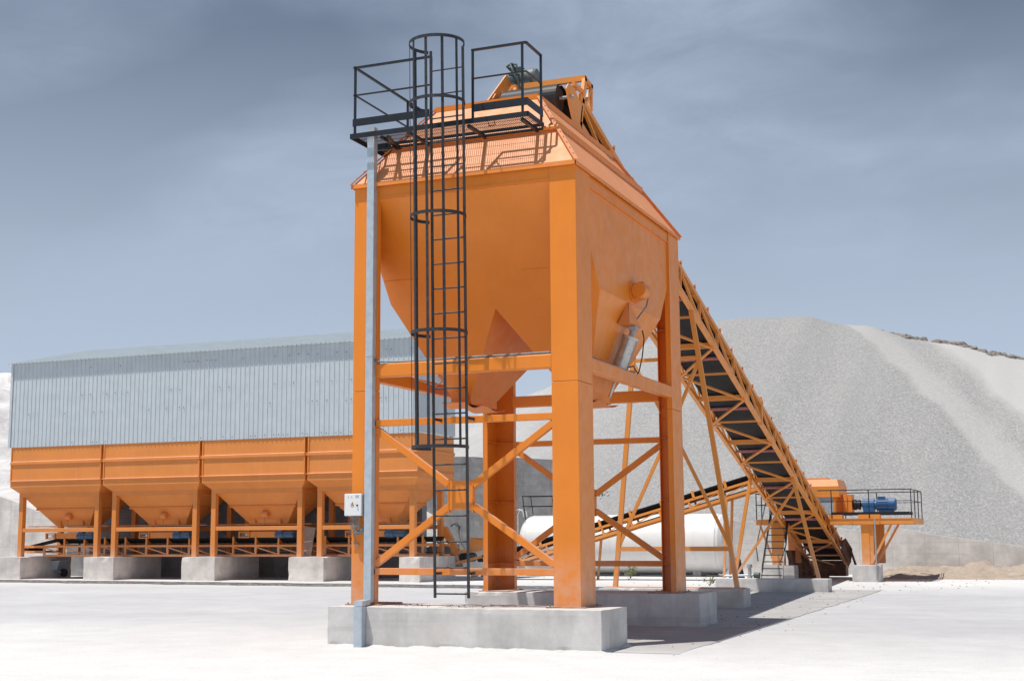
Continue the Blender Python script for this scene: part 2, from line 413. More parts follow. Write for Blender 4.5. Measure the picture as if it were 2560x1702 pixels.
# ring beams, rails, braces
def ringbeam(x0,x1,y0,y1,z0,z1,nm='ring_beam'): 
    m = MB(); m.box(x0,x1,y0,y1,z0,z1); return m.build(nm, M['orange'], silo, bevel=.02)
ringbeam(-W+CA-.03,-CA+.004,-.006,.14,4.0,4.21); ringbeam(-W+CA-.03,-CA+.004,DP-.14,DP-.002,4.0,4.21)
ringbeam(-.15,-.002,CB-.005,DP-CB+.03,4.0,4.21); ringbeam(-W+.002,-W+.15,CB-.03,DP-CB+.03,4.0,4.21)
def head(x0,x1,y0,y1): 
    m = MB(); m.box(x0,x1,y0,y1,6.825,7.03)
    return m
m = MB(); m.box(-W+CA,-CA,.022,.05,6.84,7.03); m.box(-W+CA,-CA,.012,.09,6.815,6.838); m.build('top_beam', M['orange'], silo)
m = MB(); m.box(-W+CA,-CA,DP-.05,DP-.02,6.84,7.03); m.build('top_beam', M['orange'], silo)
m = MB(); m.box(-.05,-.02,CB,DP-CB,6.84,7.03); m.box(-.09,-.01,CB,DP-CB,6.815,6.838); m.build('top_beam', M['orange'], silo)
m = MB(); m.box(-W+.02,-W+.05,CB,DP-CB,6.84,7.03); m.build('top_beam', M['orange'], silo)
def bracing(y, s, gy0, gy1):
    for z0, z1 in ((3.25,3.35),(1.02,1.12)):
        m = MB(); m.box(-W+CA-.03,-CA+.004,min(y,y+s*.1),max(y,y+s*.1),z0,z1); m.build('cross_rail', M['orange'], silo, bevel=.006)
    m = MB(); m.box(-2.06,-1.675,gy0,gy1,1.97,2.40); m.box(-2.07,-2.055,gy0-.012,gy1+.006,1.93,2.42); m.box(-1.68,-1.665,gy0-.012,gy1+.006,1.93,2.42)
    m.build('gusset_plate', M['orange'], silo)
    yc = y+s*.05
    for p, q in (((-3.28,yc,3.205),(-2.065,yc,2.345)), ((-.40,yc,3.205),(-1.67,yc,2.33)), ((-3.28,yc,1.175),(-2.065,yc,2.02)), ((-.40,yc,1.165),(-1.67,yc,2.03))):
        m = MB(); m.beam(p, q, .088, .10, (0,0,1)); m.build('diagonal_brace', M['orange'], silo, bevel=.006)
bracing(.0, 1, .012, .10); bracing(DP, -1, DP-.10, DP-.012)
# hopper body
hp = MB()
xl, xr, zk, zs = -W+.04, -.04, 5.34, 5.17
def fy(z): return .035+.77*(6.82-z)
def by(z): return DP-fy(z)
zo = 3.90; o0, o1, i0, i1 = -3.06, -2.70, -.98, -.62; xm = -1.84
A = lambda x, z: (x, fy(z), z)
B = lambda x, z: (x, by(z), z)
hp.poly([A(xl,6.82),A(xr,6.82),A(xr,zk),A(xm,zk),A(xl,zk)][::1])
hp.poly([B(xr,6.82),B(xl,6.82),B(xl,zk),B(xm,zk),B(xr,zk)])
hp.poly([A(xr,6.82),B(xr,6.82),B(xr,zk),A(xr,zk)]); hp.poly([B(xl,6.82),A(xl,6.82),A(xl,zk),B(xl,zk)])
hp.poly([A(xl,zk),A(xm,zk),A(xm,zs),A(o1,zo),A(o0,zo)]); hp.poly([A(xm,zk),A(xr,zk),A(i1,zo),A(i0,zo),A(xm,zs)])
hp.poly([B(xl,zk),B(o0,zo),B(o1,zo),B(xm,zs),B(xm,zk)]); hp.poly([B(xm,zk),B(xm,zs),B(i0,zo),B(i1,zo),B(xr,zk)])
hp.poly([A(xl,zk),A(o0,zo),B(o0,zo),B(xl,zk)]); hp.poly([A(xr,zk),B(xr,zk),B(i1,zo),A(i1,zo)])
hp.poly([A(xm,zs),B(xm,zs),B(o1,zo),A(o1,zo)]); hp.poly([A(xm,zs),A(i0,zo),B(i0,zo),B(xm,zs)])
hop = hp.build('hopper', M['orange'], silo)
# weld beads and seams on the hopper plates
random.seed(3)
for p, q in ((A(xl+.02,5.68),A(xl+.55,5.68)), (A(xm+.62,5.68),A(xr-.02,5.68))):
    wd = MB(); wd.beam(Vector(p)+Vector((0,-.003,0)), Vector(q)+Vector((0,-.003,0)), .006, .01); wd.build('plate_seam', M['orange'], hop)
wd = MB(); wd.beam((xr+.004,fy(zk)+.05,zk+.005),(xr+.004,by(zk)-.05,zk+.005),.008,.014); wd.build('plate_seam', M['orange_roof'], hop)
wd = MB(); x = xl+.05; pts = []
while x < xr-.1: pts.append((x, fy(6.80)-.004, 6.802+random.uniform(-.012,.004))); x += random.uniform(.03,.06)
wd.path(pts, .008, 5); wd.build('weld_bead', M['orange_roof'], hop)
# outlets with clamshell gates
for a, b in ((o0, o1), (i0, i1)):
    m = MB(); y0, y1 = fy(zo), by(zo)
    for q in ((a,a+.012,y0,y1),(b-.012,b,y0,y1),(a,b,y0,y0+.012),(a,b,y1-.012,y1)): m.box(*q, 3.76, zo+.01)
    sp = m.build('outlet_spout', M['orange_roof'], silo)
    m = MB(); prof = []
    for k in range(25):
        yy = y0-.32+(y1-y0+.6)*k/24; t = k/24
        z = 3.775-.07*max(0, math.sin(t*math.pi*2.6)) if t < .4 else 3.775-.06*max(0, math.sin((t-.55)/.45*math.pi))
        prof.append((yy, z))
    for (ya, za), (yb, zb) in zip(prof[:-1], prof[1:]): m.hexa([(a-.03,ya,za-.012),(b+.04,ya,za-.012),(b+.04,yb,zb-.012),(a-.03,yb,zb-.012),(a-.03,ya,za),(b+.04,ya,za),(b+.04,yb,zb),(a-.03,yb,zb)])
    m.build('gate', M['orange_roof'], sp)
    m = MB()
    m.plate([(b-.02,y0-.02,4.18),(b-.02,y0-.02,3.78),(b-.02,y0+.22,3.78),(b-.02,y0+.16,4.18)], .03, (1,0,0))
    m.plate([(a+.02,y0-.06,4.12),(b-.06,y0-.06,4.12),(b-.06,y0-.06,3.8),(a+.02,y0-.06,3.8)], .02, (0,1,0))
    m.lathe((a+.13,y0-.06,4.0),(0,-1,0),[(0,.06),(.03,.06),(.03,.03),(.06,.03)],14)
    m.build('gate_bearing', M['orange_roof'], sp)
# vibrator and pneumatic cylinder on the right side
m = MB(); m.lathe((.11,2.72,5.56),(0,1,0),[(0,.115),(.015,.128),(.05,.128),(.22,.128),(.24,.135),(.26,.135),(.34,.095)],28); m.box(-.05,.06,2.78,3.02,5.42,5.50); m.box(-.04,.0,2.74,3.08,5.40,5.72); m.box(.08,.16,2.86,2.98,5.66,5.72)
vb = m.build('vibrator_motor', M['orange'], silo)
m = MB(); m.path([(.12,3.04,5.58),(.15,3.16,5.5),(.12,3.14,5.35),(.05,2.98,5.18),(.0,2.9,5.08)],.014); m.build('motor_cable', M['cable'], vb)
def wx(z): return -.04-(5.34-z)*.40
m = MB(); m.plate([(wx(5.3)+.02,2.62,5.34),(.02,2.42,4.98),(.02,3.08,4.98)],.02,(1,0,.35)); 
m.hexa([(-.16,2.42,4.98),(.03,2.42,4.98),(.03,3.08,4.98),(-.16,3.08,4.98),(-.05,2.60,5.33),(-.03,2.60,5.33),(-.03,2.72,5.33),(-.05,2.72,5.33)])
m.build('cylinder_bracket', M['orange'], silo)
cy = lambda t: Vector((-.02-.26*t, 2.80, 4.90-.66*t))
d = (cy(1)-cy(0)).normalized()
m = MB(); m.lathe(cy(0)+d*.1, d, [(0,.14),(.04,.14),(.04,.115),(.52,.115),(.52,.14),(.57,.14)],24)
pc = m.build('pneumatic_cylinder', M['steel'], silo)
m = MB()
for k in range(4):
    a = d.orthogonal().normalized(); b = d.cross(a); t = k*math.pi/2+.6; o = (a*math.cos(t)+b*math.sin(t))*.130; m.tube(cy(0)+d*.08+o, cy(0)+d*.70+o, .009, 6)
m.tube(cy(0)-d*.06,cy(0)+d*.1,.045,10); m.box(-.07,.05,2.72,2.88,4.9,4.97); m.build('tie_rod', M['grey'], pc)
m = MB(); m.tube(cy(0)+d*.66, cy(0)+d*1.16, .024, 10); m.build('piston_rod', M['steel'], pc)
m = MB(); m.path([(.08,3.0,4.93),(.10,3.03,4.8),(.06,3.04,4.5),(.0,3.06,4.28),(-.02,3.06,4.22)],.012); m.path([(-.2,2.9,4.3),(-.1,3.05,4.35),(-.04,3.1,4.22)],.012); m.build('air_hose', M['black'], pc)
m = MB(); c0 = cy(0)+d*.4+Vector((.075,-.06,.02)); m.beam(c0-d*.07, c0+d*.07, .05, .03, (1,0,0)); m.build('warning_sticker', M['yellow'], pc)
# roof
RI, RZ = .97, 8.43
def rp(t, x, y):   # point at fraction t up the roof at plan corner (x,y in 0/1)
    i = RI*t; return (-W-.02+i if x == 0 else .02-i, -.05+i*1.05 if y == 0 else DP+.04-i, 7.04+(RZ-7.04)*t)
rm = MB()
for p, q in (((0,0),(1,0)),((1,0),(1,1)),((1,1),(0,1)),((0,1),(0,0))): rm.poly([rp(0,*p),rp(0,*q),rp(1,*q),rp(1,*p)])
rm.poly([tuple(Vector(rp(.97,*p))) for p in ((0,0),(1,0),(1,1),(0,1))])
rm.box(-W-.03,.03,-.06,-.045,6.995,7.06); rm.box(.018,.033,-.06,DP+.05,6.995,7.05); rm.box(-W-.033,-W-.018,-.06,DP+.05,6.995,7.05)
rf = rm.build('roof', M['orange_roof'], silo)
m = MB()
for t, hgt in ((.58,.10),):
    for p, q in (((1,0),(1,1)),((0,1),(0,0))): 
        s = 1 if p[0] == 1 else -1; a, b = Vector(rp(t,*p)), Vector(rp(t,*q)); m.beam(a+Vector((s*.03,0,.02)), b+Vector((s*.03,0,.02)), .02, hgt)
for p in ((0,0),(1,0),(1,1),(0,1)):
    a, b = Vector(rp(.0,*p)), Vector(rp(1,*p)); o = Vector((.02*(1 if p[0] else -1), .02*(1 if p[1] else -1), .015)); m.beam(a+o, b+o, .07, .02, Vector((p[0]-.5, p[1]-.5, .6)))
    for k in range(1, 12): c = a.lerp(b, k/12)+o; m.tube(c, c+Vector((.014*(1 if p[0] else -1),.014*(1 if p[1] else -1),.014)), .011, 6)
for p, q in (((0,0),(1,0)),((1,0),(1,1)),((1,1),(0,1)),((0,1),(0,0))):
    a, b = Vector(rp(1,*p)), Vector(rp(1,*q)); m.beam(a+Vector((0,0,.02)), b+Vector((0,0,.02)), .05, .09)
m.build('roof_rib', M['orange'], rf)
a, b = Vector(rp(.50,0,0)), Vector(rp(.50,1,0))
m = MB(); m.tube(a+Vector((-.02,-.05,0)), b+Vector((.06,-.05,0)), .038, 12); m.build('roof_pipe', M['orange'], rf)
m = MB(); c = Vector(rp(.72,1,0)).lerp(Vector(rp(.72,0,0)), .40)+Vector((0,-.03,0)); m.path([c+Vector((-.05,.0,-.05)),c+Vector((-.05,-.05,.0)),c+Vector((.05,-.05,.02)),c+Vector((.05,.0,-.04))],.012); m.build('lifting_eye', M['orange'], rf)

# walkway round the silo's roof
ZP = 7.82
wk = MB()
F0, F1, PX0, PX1, AX1, AY1 = -.25, .42, -3.64, -.64, -3.02, 3.6
def frame(x0,x1,y0,y1):
    for q in ((x0,x1,y0,y0+.012),(x0,x1,y1-.012,y1),(x0,x0+.012,y0,y1),(x1-.012,x1,y0,y1)): wk.box(*q, ZP-.075, ZP+.005)
frame(PX0,PX1,F0,F1); frame(PX0,AX1,F1+.002,AY1)
wk.box(PX0,PX1,F1-.06,F1-.014,ZP-.115,ZP-.076)
for x in (-3.1,-2.6,-1.62,-.75): wk.beam((x,F0+.03,ZP-.10),(x,F1+.05,ZP-.10),.05,.05)
for y in (1.0,1.7,2.4,3.1): wk.beam((PX0+.02,y,ZP-.1),(AX1+.1,y,ZP-.1),.05,.05)
wk.beam((-3.0,F0+.05,ZP-.1),(-3.35,1.2,ZP-.1),.05,.05)
walk = wk.build('walkway', M['dark'], silo)
m = MB()
x = PX0+.03
while x < PX1-.02:
    m.box(x,x+.007,F0+.013,F1-.013,ZP-.010,ZP); x += .034
for y in (-.1,.06,.22): m.box(PX0+.013,PX1-.013,y,y+.006,ZP-.009,ZP-.003)
y = F1+.03
while y < AY1-.02:
    m.box(PX0+.013,AX1-.013,y,y+.007,ZP-.010,ZP); y += .034
for x in (-3.5,-3.35,-3.2): m.box(x,x+.006,F1+.02,AY1-.013,ZP-.02,ZP-.004)
m.build('grating', M['dark'], walk)
def railing(posts, bars):
    m = MB()
    for x, y in posts: m.beam((x,y,ZP-.04),(x,y,8.90),.032,.032)
    for p, q, w in bars: m.beam(p, q, w, w)
    return m.build('guard_rail', M['dark'], walk)
LX = -3.57
railing([(LX,-.22),(-2.25,-.22),(LX,1.62),(LX,3.5)], [q for z, w in ((8.90,.034),(8.45,.022)) for q in (((LX-.03,-.22,z),(-2.25,-.22,z),w),((LX,-.25,z),(LX,3.52,z),w))])
railing([(-1.55,-.22),(-.74,-.22),(-.68,.40)], [q for z, w in ((8.90,.034),(8.45,.022)) for q in (((-1.57,-.22,z),(-.68,-.22,z),w),((-.68,-.22,z),(-.68,.42,z),w))])
m = MB(); m.box(LX-.03,-2.27,-.245,-.237,7.94,8.06); m.build('toe_board', M['dark'], walk)
m = MB(); m.box(-1.55,-.654,-.245,-.237,7.92,8.04); m.box(-.662,-.654,-.239,.42,7.92,8.04); m.build('toe_board', M['dark'], walk)
# caged ladder
LXA, LXB = -2.18, -1.645
def ly(z): return -.2-.18*(z-.7)/8.2
m = MB()
for x in (LXA, LXB): m.beam((x,ly(.70),.70),(x,ly(8.92),8.92),.034,.03,(0,1,0))
for z in (1.05,3.3,5.6): 
    if z < 4: m.box(LXA-.015,LXA+.015,ly(z),.03,z-.02,z+.02); m.box(LXB-.015,LXB+.015,ly(z),.03,z-.02,z+.02)
lad = m.build('ladder', M['dark_cage'], silo)
for i in range(22):
    z = .76+.3735*i; m = MB(); m.tube((LXA,ly(z),z),(LXB,ly(z),z),.0125,8); m.build('rung', M['dark_cage'], lad)
XC, EA, EB = -1.94, .42, .39
def cage(ang, z):
    return Vector((XC+EA*math.cos(ang), ly(z)-.295+EB*math.sin(ang), z))
a0 = math.acos(-.28/EA); a1 = 2*math.pi+math.acos(.28/EA)
for z in (2.86,4.53,6.26,7.98,8.90):
    m = MB(); pts = [cage(a0+(a1-a0)*k/40, z) for k in range(41)]; m.strip(pts, .048, .008, (0,0,1)); m.build('cage_hoop', M['dark_cage'], lad)
for k in range(1, 8):
    t = a0+(a1-a0)*k/8; n = Vector((math.cos(t)*EB, math.sin(t)*EA, 0)).normalized(); tg = Vector((-n.y, n.x, 0))
    p, q = cage(t,2.85)-n*.008, cage(t,8.91)-n*.008
    m = MB(); m.hexa([p-tg*.021-n*.004,p+tg*.021-n*.004,p+tg*.021+n*.004,p-tg*.021+n*.004,q-tg*.021-n*.004,q+tg*.021-n*.004,q+tg*.021+n*.004,q-tg*.021+n*.004])
    m.build('cage_strap', M['dark_cage'], lad)

# things fixed to the silo
m = MB(); m.box(-3.405,-3.285,-.115,-.003,.62,7.94); m.box(-3.41,-3.28,-.12,-.116,4.32,4.335)
trk = m.build('cable_trunking', M['galv'], None, (-3.34,-.06,.6)); tag(trk, 'tall grey galvanised cable duct clipped to the silo\'s front left column', 'cable duct')
m = MB(); m.box(-3.30,-3.17,-.60,-.475,.0,.58); m.hexa([(-3.41,-.13,.585),(-3.28,-.13,.585),(-3.16,-.6,.585),(-3.30,-.6,.585),(-3.41,-.12,.66),(-3.28,-.12,.66),(-3.16,-.6,.66),(-3.30,-.6,.66)]); m.build('lower_duct', M['galv'], trk)
bxo = thing('electrical_box', (-3.58,-.08,1.9), 'white electrical box with yellow warning triangle on the silo\'s left column', 'electrical box')
m = MB(); m.box(-3.72,-3.425,-.115,-.002,1.90,2.23); m.build('enclosure', M['grey'], bxo, bevel=.006)
m = MB(); m.box(-3.725,-3.435,-.155,-.116,1.90,2.232); dr = m.build('door', M['white'], bxo, bevel=.01)
m = MB(); m.lathe((-3.50,-.155,2.055),(0,-1,0),[(0,.013),(.02,.013)],12); m.build('lock', M['black'], dr)
m = MB(); m.plate([(-3.613,-.157,2.05),(-3.557,-.157,2.05),(-3.585,-.157,2.108)],.004,(0,-1,0)); wt = m.build('warning_triangle', M['black'], dr)
m = MB(); m.plate([(-3.605,-.162,2.055),(-3.565,-.162,2.055),(-3.585,-.162,2.097)],.002,(0,-1,0)); m.build('triangle_face', M['yellow'], dr)
m = MB(); m.plate([(-3.584,-.165,2.092),(-3.590,-.165,2.074),(-3.585,-.165,2.075),(-3.586,-.165,2.060),(-3.579,-.165,2.079),(-3.584,-.165,2.078)],.0015,(0,-1,0)); m.build('bolt_symbol', M['black'], dr)
m = MB()
for zz, n_ in ((2.205,5),(2.19,4),(2.175,5)):
    for k in range(n_): m.box(-3.535+k*.014,-3.526+k*.014,-.158,-.1555,zz-.004,zz+.004)
m.build('rating_label', M['grey'], dr)
for xx in (-3.655,-3.6):
    m = MB(); m.lathe((xx,-.155,2.185),(0,-1,0),[(0,.008),(.006,.008)],10); m.build('indicator_lamp', M['grey'], dr)
m = MB(); random.seed(5)
for k in range(8):
    x0 = -3.64+.022*k; dz = random.uniform(.16,.30); dx = random.uniform(-.03,.03)
    m.path([(x0,-.08,1.905),(x0-.02+dx,-.10,1.82),(x0-.01+dx*2,-.12,1.78-dz*.35),(-3.53+dx,-.11,1.905-dz),(-3.44,-.09,1.90-dz*.85),(-3.39,-.05,1.93-dz*.5)],.0085,6)
m.path([(-3.62,-.06,1.75),(-3.60,-.05,1.6),(-3.57,-.045,1.46)],.007); m.build('cable', M['cable'], bxo)
m = MB(); m.path([(-3.66,-.04,1.51),(-3.61,-.03,1.475),(-3.57,-.03,1.47),(-3.565,-.03,1.50)],.008); m.path([(-3.575,-.03,1.49),(-3.56,-.035,1.44)],.014); m.build('clip', M['grey'], bxo)
m = MB(); m.path([(-3.30,-.03,4.27),(-3.2,-.01,4.24),(-2.9,.05,4.226),(-2.4,.07,4.232),(-1.9,.03,4.235),(-1.2,.05,4.235),(-.45,.06,4.24)],.016); m.path([(-3.28,-.04,4.25),(-3.1,.0,4.232),(-2.6,.1,4.222),(-2.1,.08,4.228),(-1.2,.09,4.23),(-.42,.1,4.235)],.013)
for k in range(3): m.path([(-3.30+.02*k,-.05,4.31-.03*k),(-3.27,-.05,4.25),(-3.22,-.02,4.27)],.012)
m.path([(-.15,.62,4.25),(-.1,1.0,4.24),(-.09,1.9,4.226),(-.1,2.6,4.225),(-.06,3.0,4.24)],.02)
m.path([(-2.75,.3,3.98),(-2.5,.5,3.88),(-2.3,.35,3.95),(-2.25,.1,3.99)],.009)
tag(m.build('cable_bundle', M['cable'], None, (-1.84,0,4.2)), 'dark cable bundle lying along the silo\'s upper ring beam', 'cables')

# ------------------------------------------------------------------ concrete footings
def footing(nm, b, label, cat, seed, mat='conc', grp=None, amp=.0045, step=.07):
    m = MB(); m.rough_box(*b, step=step, amp=amp, seed=seed); o = m.build(nm, M[mat], None, ((b[0]+b[1])/2,(b[2]+b[3])/2,0)); return tag(o, label, cat, grp)
footing('concrete_footing', (-3.82,.45,-.46,.72,0,ZB0), 'long concrete footing at front, under the silo\'s two front columns', 'concrete footing', 1)
footing('concrete_footing', (-4.0,.44,4.9,6.15,0,ZB0), 'shaded concrete footing under the silo\'s two rear columns', 'concrete footing', 2)
footing('concrete_footing', (-3.4,-.12,10.85,11.5,0,.42), 'low concrete footing under the conveyor trestle nearest the silo', 'concrete footing', 3)
footing('concrete_footing', (-2.8,.29,19.2,19.85,0,.365), 'low concrete footing in front of the far conveyor trestle', 'concrete footing', 4)

def bank(x0, x1, y0, y1, seed, label):
    m = MB(); per = []
    def seg(p, q, n):
        L = (Vector(q)-Vector(p)).length; k = max(2, int(L/.06))
        for i in range(k): per.append((Vector(p).lerp(Vector(q), i/k), Vector((*n, 0))))
    seg((x0,y0,0),(x1,y0,0),(0,-1)); seg((x1,y0,0),(x1,y1,0),(1,0)); seg((x1,y1,0),(x0,y1,0),(0,1)); seg((x0,y1,0),(x0,y0,0),(-1,0))
    rows = []
    for p, n in per:
        h = max(.004, .03+.045*noise.noise((p.x*2.1, p.y*2.1, seed))+.02*noise.noise((p.x*9, p.y*9, seed))); w_ = .05+h*2.4
        rows.append([p-n*.03+Vector((0,0,h)), p+n*.012+Vector((0,0,h*.9)), p+n*w_*.45+Vector((0,0,h*.35)), p+n*w_+Vector((0,0,-.004))])
    for r0, r1 in zip(rows, rows[1:]+rows[:1]):
        for i in range(3): m.poly([r0[i+1], r1[i+1], r1[i], r0[i]], True)
    tag(m.build('dust_drift', M['dust'], None, ((x0+x1)/2,(y0+y1)/2,0)), label, None, None, 'stuff')
bank(-3.82,.45,-.46,.72,1,'pale dust drifted against the base of the front silo footing')
bank(-4.0,.44,4.9,6.15,2,'pale dust drifted against the base of the rear silo footing')
# ------------------------------------------------------------------ big inclined conveyor
cv = thing('belt_conveyor', (-1.84,20,0), 'long inclined orange truss conveyor climbing steeply to the silo\'s top', 'conveyor')
XR, XL, SL, CH = -1.146, -2.534, .289, .60
def zb(y): return 9.778-SL*y
Y0, Y1 = 3.6, 32.7
nodes = [3.6+.05+1.635*i for i in range(18)]
def truss(x, s):
    m = MB()
    m.beam((x-s*.05,Y0,zb(Y0)+.05),(x-s*.05,Y1,zb(Y1)+.05),.10,.10); m.beam((x-s*.05,Y0,zb(Y0)+CH-.05),(x-s*.05,Y1-1,zb(Y1-1)+CH-.05),.10,.10)
    ch = m.build('truss', M['orange_conv'], cv)
    for i, y in enumerate(nodes):
        v = MB(); v.beam((x-s*.04,y,zb(y)+.1),(x-s*.04,y,zb(y)+CH-.1),.06,.055,(0,1,0)); v.build('strut', M['orange_conv'], ch)
        if i+1 < len(nodes):
            y2 = nodes[i+1]; v = MB(); v.beam((x-s*.04,y+.05,zb(y)+CH-.12),(x-s*.04,y2-.03,zb(y2)+.1),.05,.05); v.build('diagonal', M['orange_conv'], ch)
    for y in (18.2,):
        v = MB(); v.box(x-s*.105,x+s*.012,y-.06,y+.06,zb(y)-.02,zb(y)+CH+.14); v.build('joint_plate', M['orange_conv'], ch)
truss(XR, 1); truss(XL, -1)
br = MB(); rl = []
ty = [13.15+3.27*i for i in range(-2, 7)]
for i, y in enumerate(ty):
    if y < 6.5 or y > 31.5: continue
    br.beam((XL+.1,y,zb(y)+.06),(XR-.1,y,zb(y)+.06),.09,.13); yl = y+1.6
    br.beam((XR-.08,y+.04,zb(y)-.012),(XL+.08,yl,zb(yl)-.012),.05,.05,(0,SL,1)); br.beam((XL+.08,yl,zb(yl)-.012),(XR-.08,y+3.27-.04,zb(y+3.27)-.012),.05,.05,(0,SL,1))
    br.beam((XL+.08,yl,zb(yl)+.02),(XR-.08,yl,zb(yl)+.02),.05,.05)
br.build('cross_bracing', M['orange_conv'], cv)
for y in [14.0-3.27*2+3.27*i for i in range(8)]:
    m = MB(); m.tube((XL+.12,y,zb(y)+.10),(XR-.12,y,zb(y)+.10),.045,12); m.build('return_roller', M['roller'], cv)
b = MB(); BX0, BX1 = XL+.20, XR-.16
def sheet(m, prof, y0, y1, th):
    for (xa, za), (xb, zb_) in zip(prof[:-1], prof[1:]):
        m.hexa([(xa,y0,zb(y0)+za-th),(xb,y0,zb(y0)+zb_-th),(xb,y1,zb(y1)+zb_-th),(xa,y1,zb(y1)+za-th),(xa,y0,zb(y0)+za),(xb,y0,zb(y0)+zb_),(xb,y1,zb(y1)+zb_),(xa,y1,zb(y1)+za)])
def strip3(m, prof0, prof1, y0, y1, th):
    for ((xa, za), (xb, zb_)), ((xc, zc), (xd, zd)) in zip(zip(prof0[:-1], prof0[1:]), zip(prof1[:-1], prof1[1:])):
        m.hexa([(xa,y0,zb(y0)+za-th),(xb,y0,zb(y0)+zb_-th),(xd,y1,zb(y1)+zd-th),(xc,y1,zb(y1)+zc-th),(xa,y0,zb(y0)+za),(xb,y0,zb(y0)+zb_),(xd,y1,zb(y1)+zd),(xc,y1,zb(y1)+zc)])
RET = [(BX0,.16),(BX1,.16)]; TRO = [(BX0,.66),(BX0+.3,.52),(BX1-.3,.52),(BX1,.66)]; FLT = [(BX0,.45),(BX0+.3,.45),(BX1-.3,.45),(BX1,.45)]
strip3(b, [(BX0,-.03),(BX1,-.03)], RET, 3.1, 4.6, .012); strip3(b, RET, RET, 4.6, 32.2, .012)
strip3(b, FLT, TRO, 3.08, 5.0, .012); strip3(b, TRO, TRO, 5.0, 32.2, .012)
b.build('belt', M['belt'], cv)
y = 5.5
while y < 32:
    m = MB(); z = zb(y)+CH
    m.beam((XL+.02,y,z-.16),(XR-.02,y,z-.16),.06,.03)
    for s, x in ((1,XR),(-1,XL)): m.beam((x-s*.01,y,z-.02),(x+s*.0,y,z+.10),.03,.05,(0,1,0))
    m.tube((BX0+.28,y,z-.13),(BX1-.28,y,z-.13),.04,8)
    idl = m.build('idler', M['orange_conv'], cv)
    for xa, xb in ((XR,BX1-.28),(XL,BX0+.28)): m = MB(); m.tube((xa,y,z+.055),(xb,y,z-.13),.04,8); m.build('wing_roller', M['idler_red'], idl)
    y += 1.17
# head frame
m = MB(); DY, DZ = 3.05, 9.10
m.lathe((-2.36,DY,DZ),(1,0,0),[(0,.215),(.02,.235),(1.0,.235),(1.02,.215)],36); dm = m.build('head_drum', M['rubber'], cv)
m = MB(); m.tube((-2.62,DY,DZ),(-1.08,DY,DZ),.03,12); m.build('drum_shaft', M['grey'], dm)
m = MB()
for i in range(14):
    a0_, a1_ = math.pi*(.5+i/14), math.pi*(.5+(i+1)/14)
    P = lambda a, r: (DY+r*math.cos(a), DZ+r*math.sin(a))
    (ya,za),(yb,zb2) = P(a0_,.25), P(a1_,.25); (yc,zc),(yd,zd) = P(a1_,.237), P(a0_,.237)
    m.hexa([(BX0-.02,ya,za),(BX1-.02,ya,za),(BX1-.02,yb,zb2),(BX0-.02,yb,zb2),(BX0-.02,yd,zd),(BX1-.02,yd,zd),(BX1-.02,yc,zc),(BX0-.02,yc,zc)])
m.build('belt_wrap', M['rubber'], dm)
hm = MB()
for x, t in ((XR-.02,.02),(XL+.0,.02)):
    hm.plate([(x,2.98,9.32),(x,2.86,9.2),(x,3.0,8.95),(x,3.24,8.63),(x,3.58,8.63),(x,3.72,9.13),(x,3.2,9.34)][::1], t, (1,0,0))
for x in (XR-.03, XL+.03):
    hm.beam((x,3.60,zb(3.6)),(x,3.92,9.72),.06,.11,(0,1,0)); hm.beam((x,4.22,9.2),(x,4.26,9.70),.06,.08,(0,1,0)); hm.beam((x,3.86,9.71),(x,4.30,9.66),.06,.08); hm.beam((x,3.3,9.42),(x,3.85,9.42),.05,.07); hm.beam((x,3.95,9.25),(x,4.24,9.62),.05,.05)
hm.beam((XL-.08,3.90,9.705),(XR+.0,3.90,9.705),.09,.10); hm.beam((XL,4.24,9.66),(XR,4.24,9.66),.07,.07)
hm.plate([(XL-.06,3.62,9.88),(XL-.06,2.62,9.02),(XL-.06,2.50,8.86),(XL-.06,2.86,8.86),(XL-.06,3.84,9.75)],.03,(1,0,0)); hm.beam((XL-.06,3.30,9.30),(XL+.25,3.30,9.30),.05,.05)
hd = hm.build('head_frame', M['orange_conv'], cv)
m = MB(); m.lathe((-2.42,4.02,9.90),(1,0,0),[(0,.16),(.05,.17),(.26,.17),(.30,.15),(.30,.05)],24); gm = m.build('gear_motor', M['motor_grey'], cv)
m = MB(); m.lathe((-2.72,4.02,9.88),(1,0,0),[(0,.08),(.02,.15),(.2,.16),(.3,.16)],20); m.box(-2.6,-2.38,3.9,4.1,9.98,10.10); m.box(-2.66,-2.2,3.86,4.2,9.755,9.80); m.path([(-2.6,3.92,10.05),(-2.66,3.86,10.12),(-2.58,3.82,10.14),(-2.52,3.8,10.0),(-2.42,3.8,9.8),(-2.38,3.82,9.62)],.026); m.path([(-2.52,3.9,10.08),(-2.56,3.84,10.16),(-2.46,3.82,10.12),(-2.44,3.84,9.98)],.022); m.build('gearbox', M['motor_dark'], gm)
m = MB(); m.lathe((-2.66,2.62,9.0),(1,0,0),[(0,.075),(.02,.085),(.2,.085),(.2,.06),(.34,.06)],18); m.build('scraper_motor', M['blue'], cv)
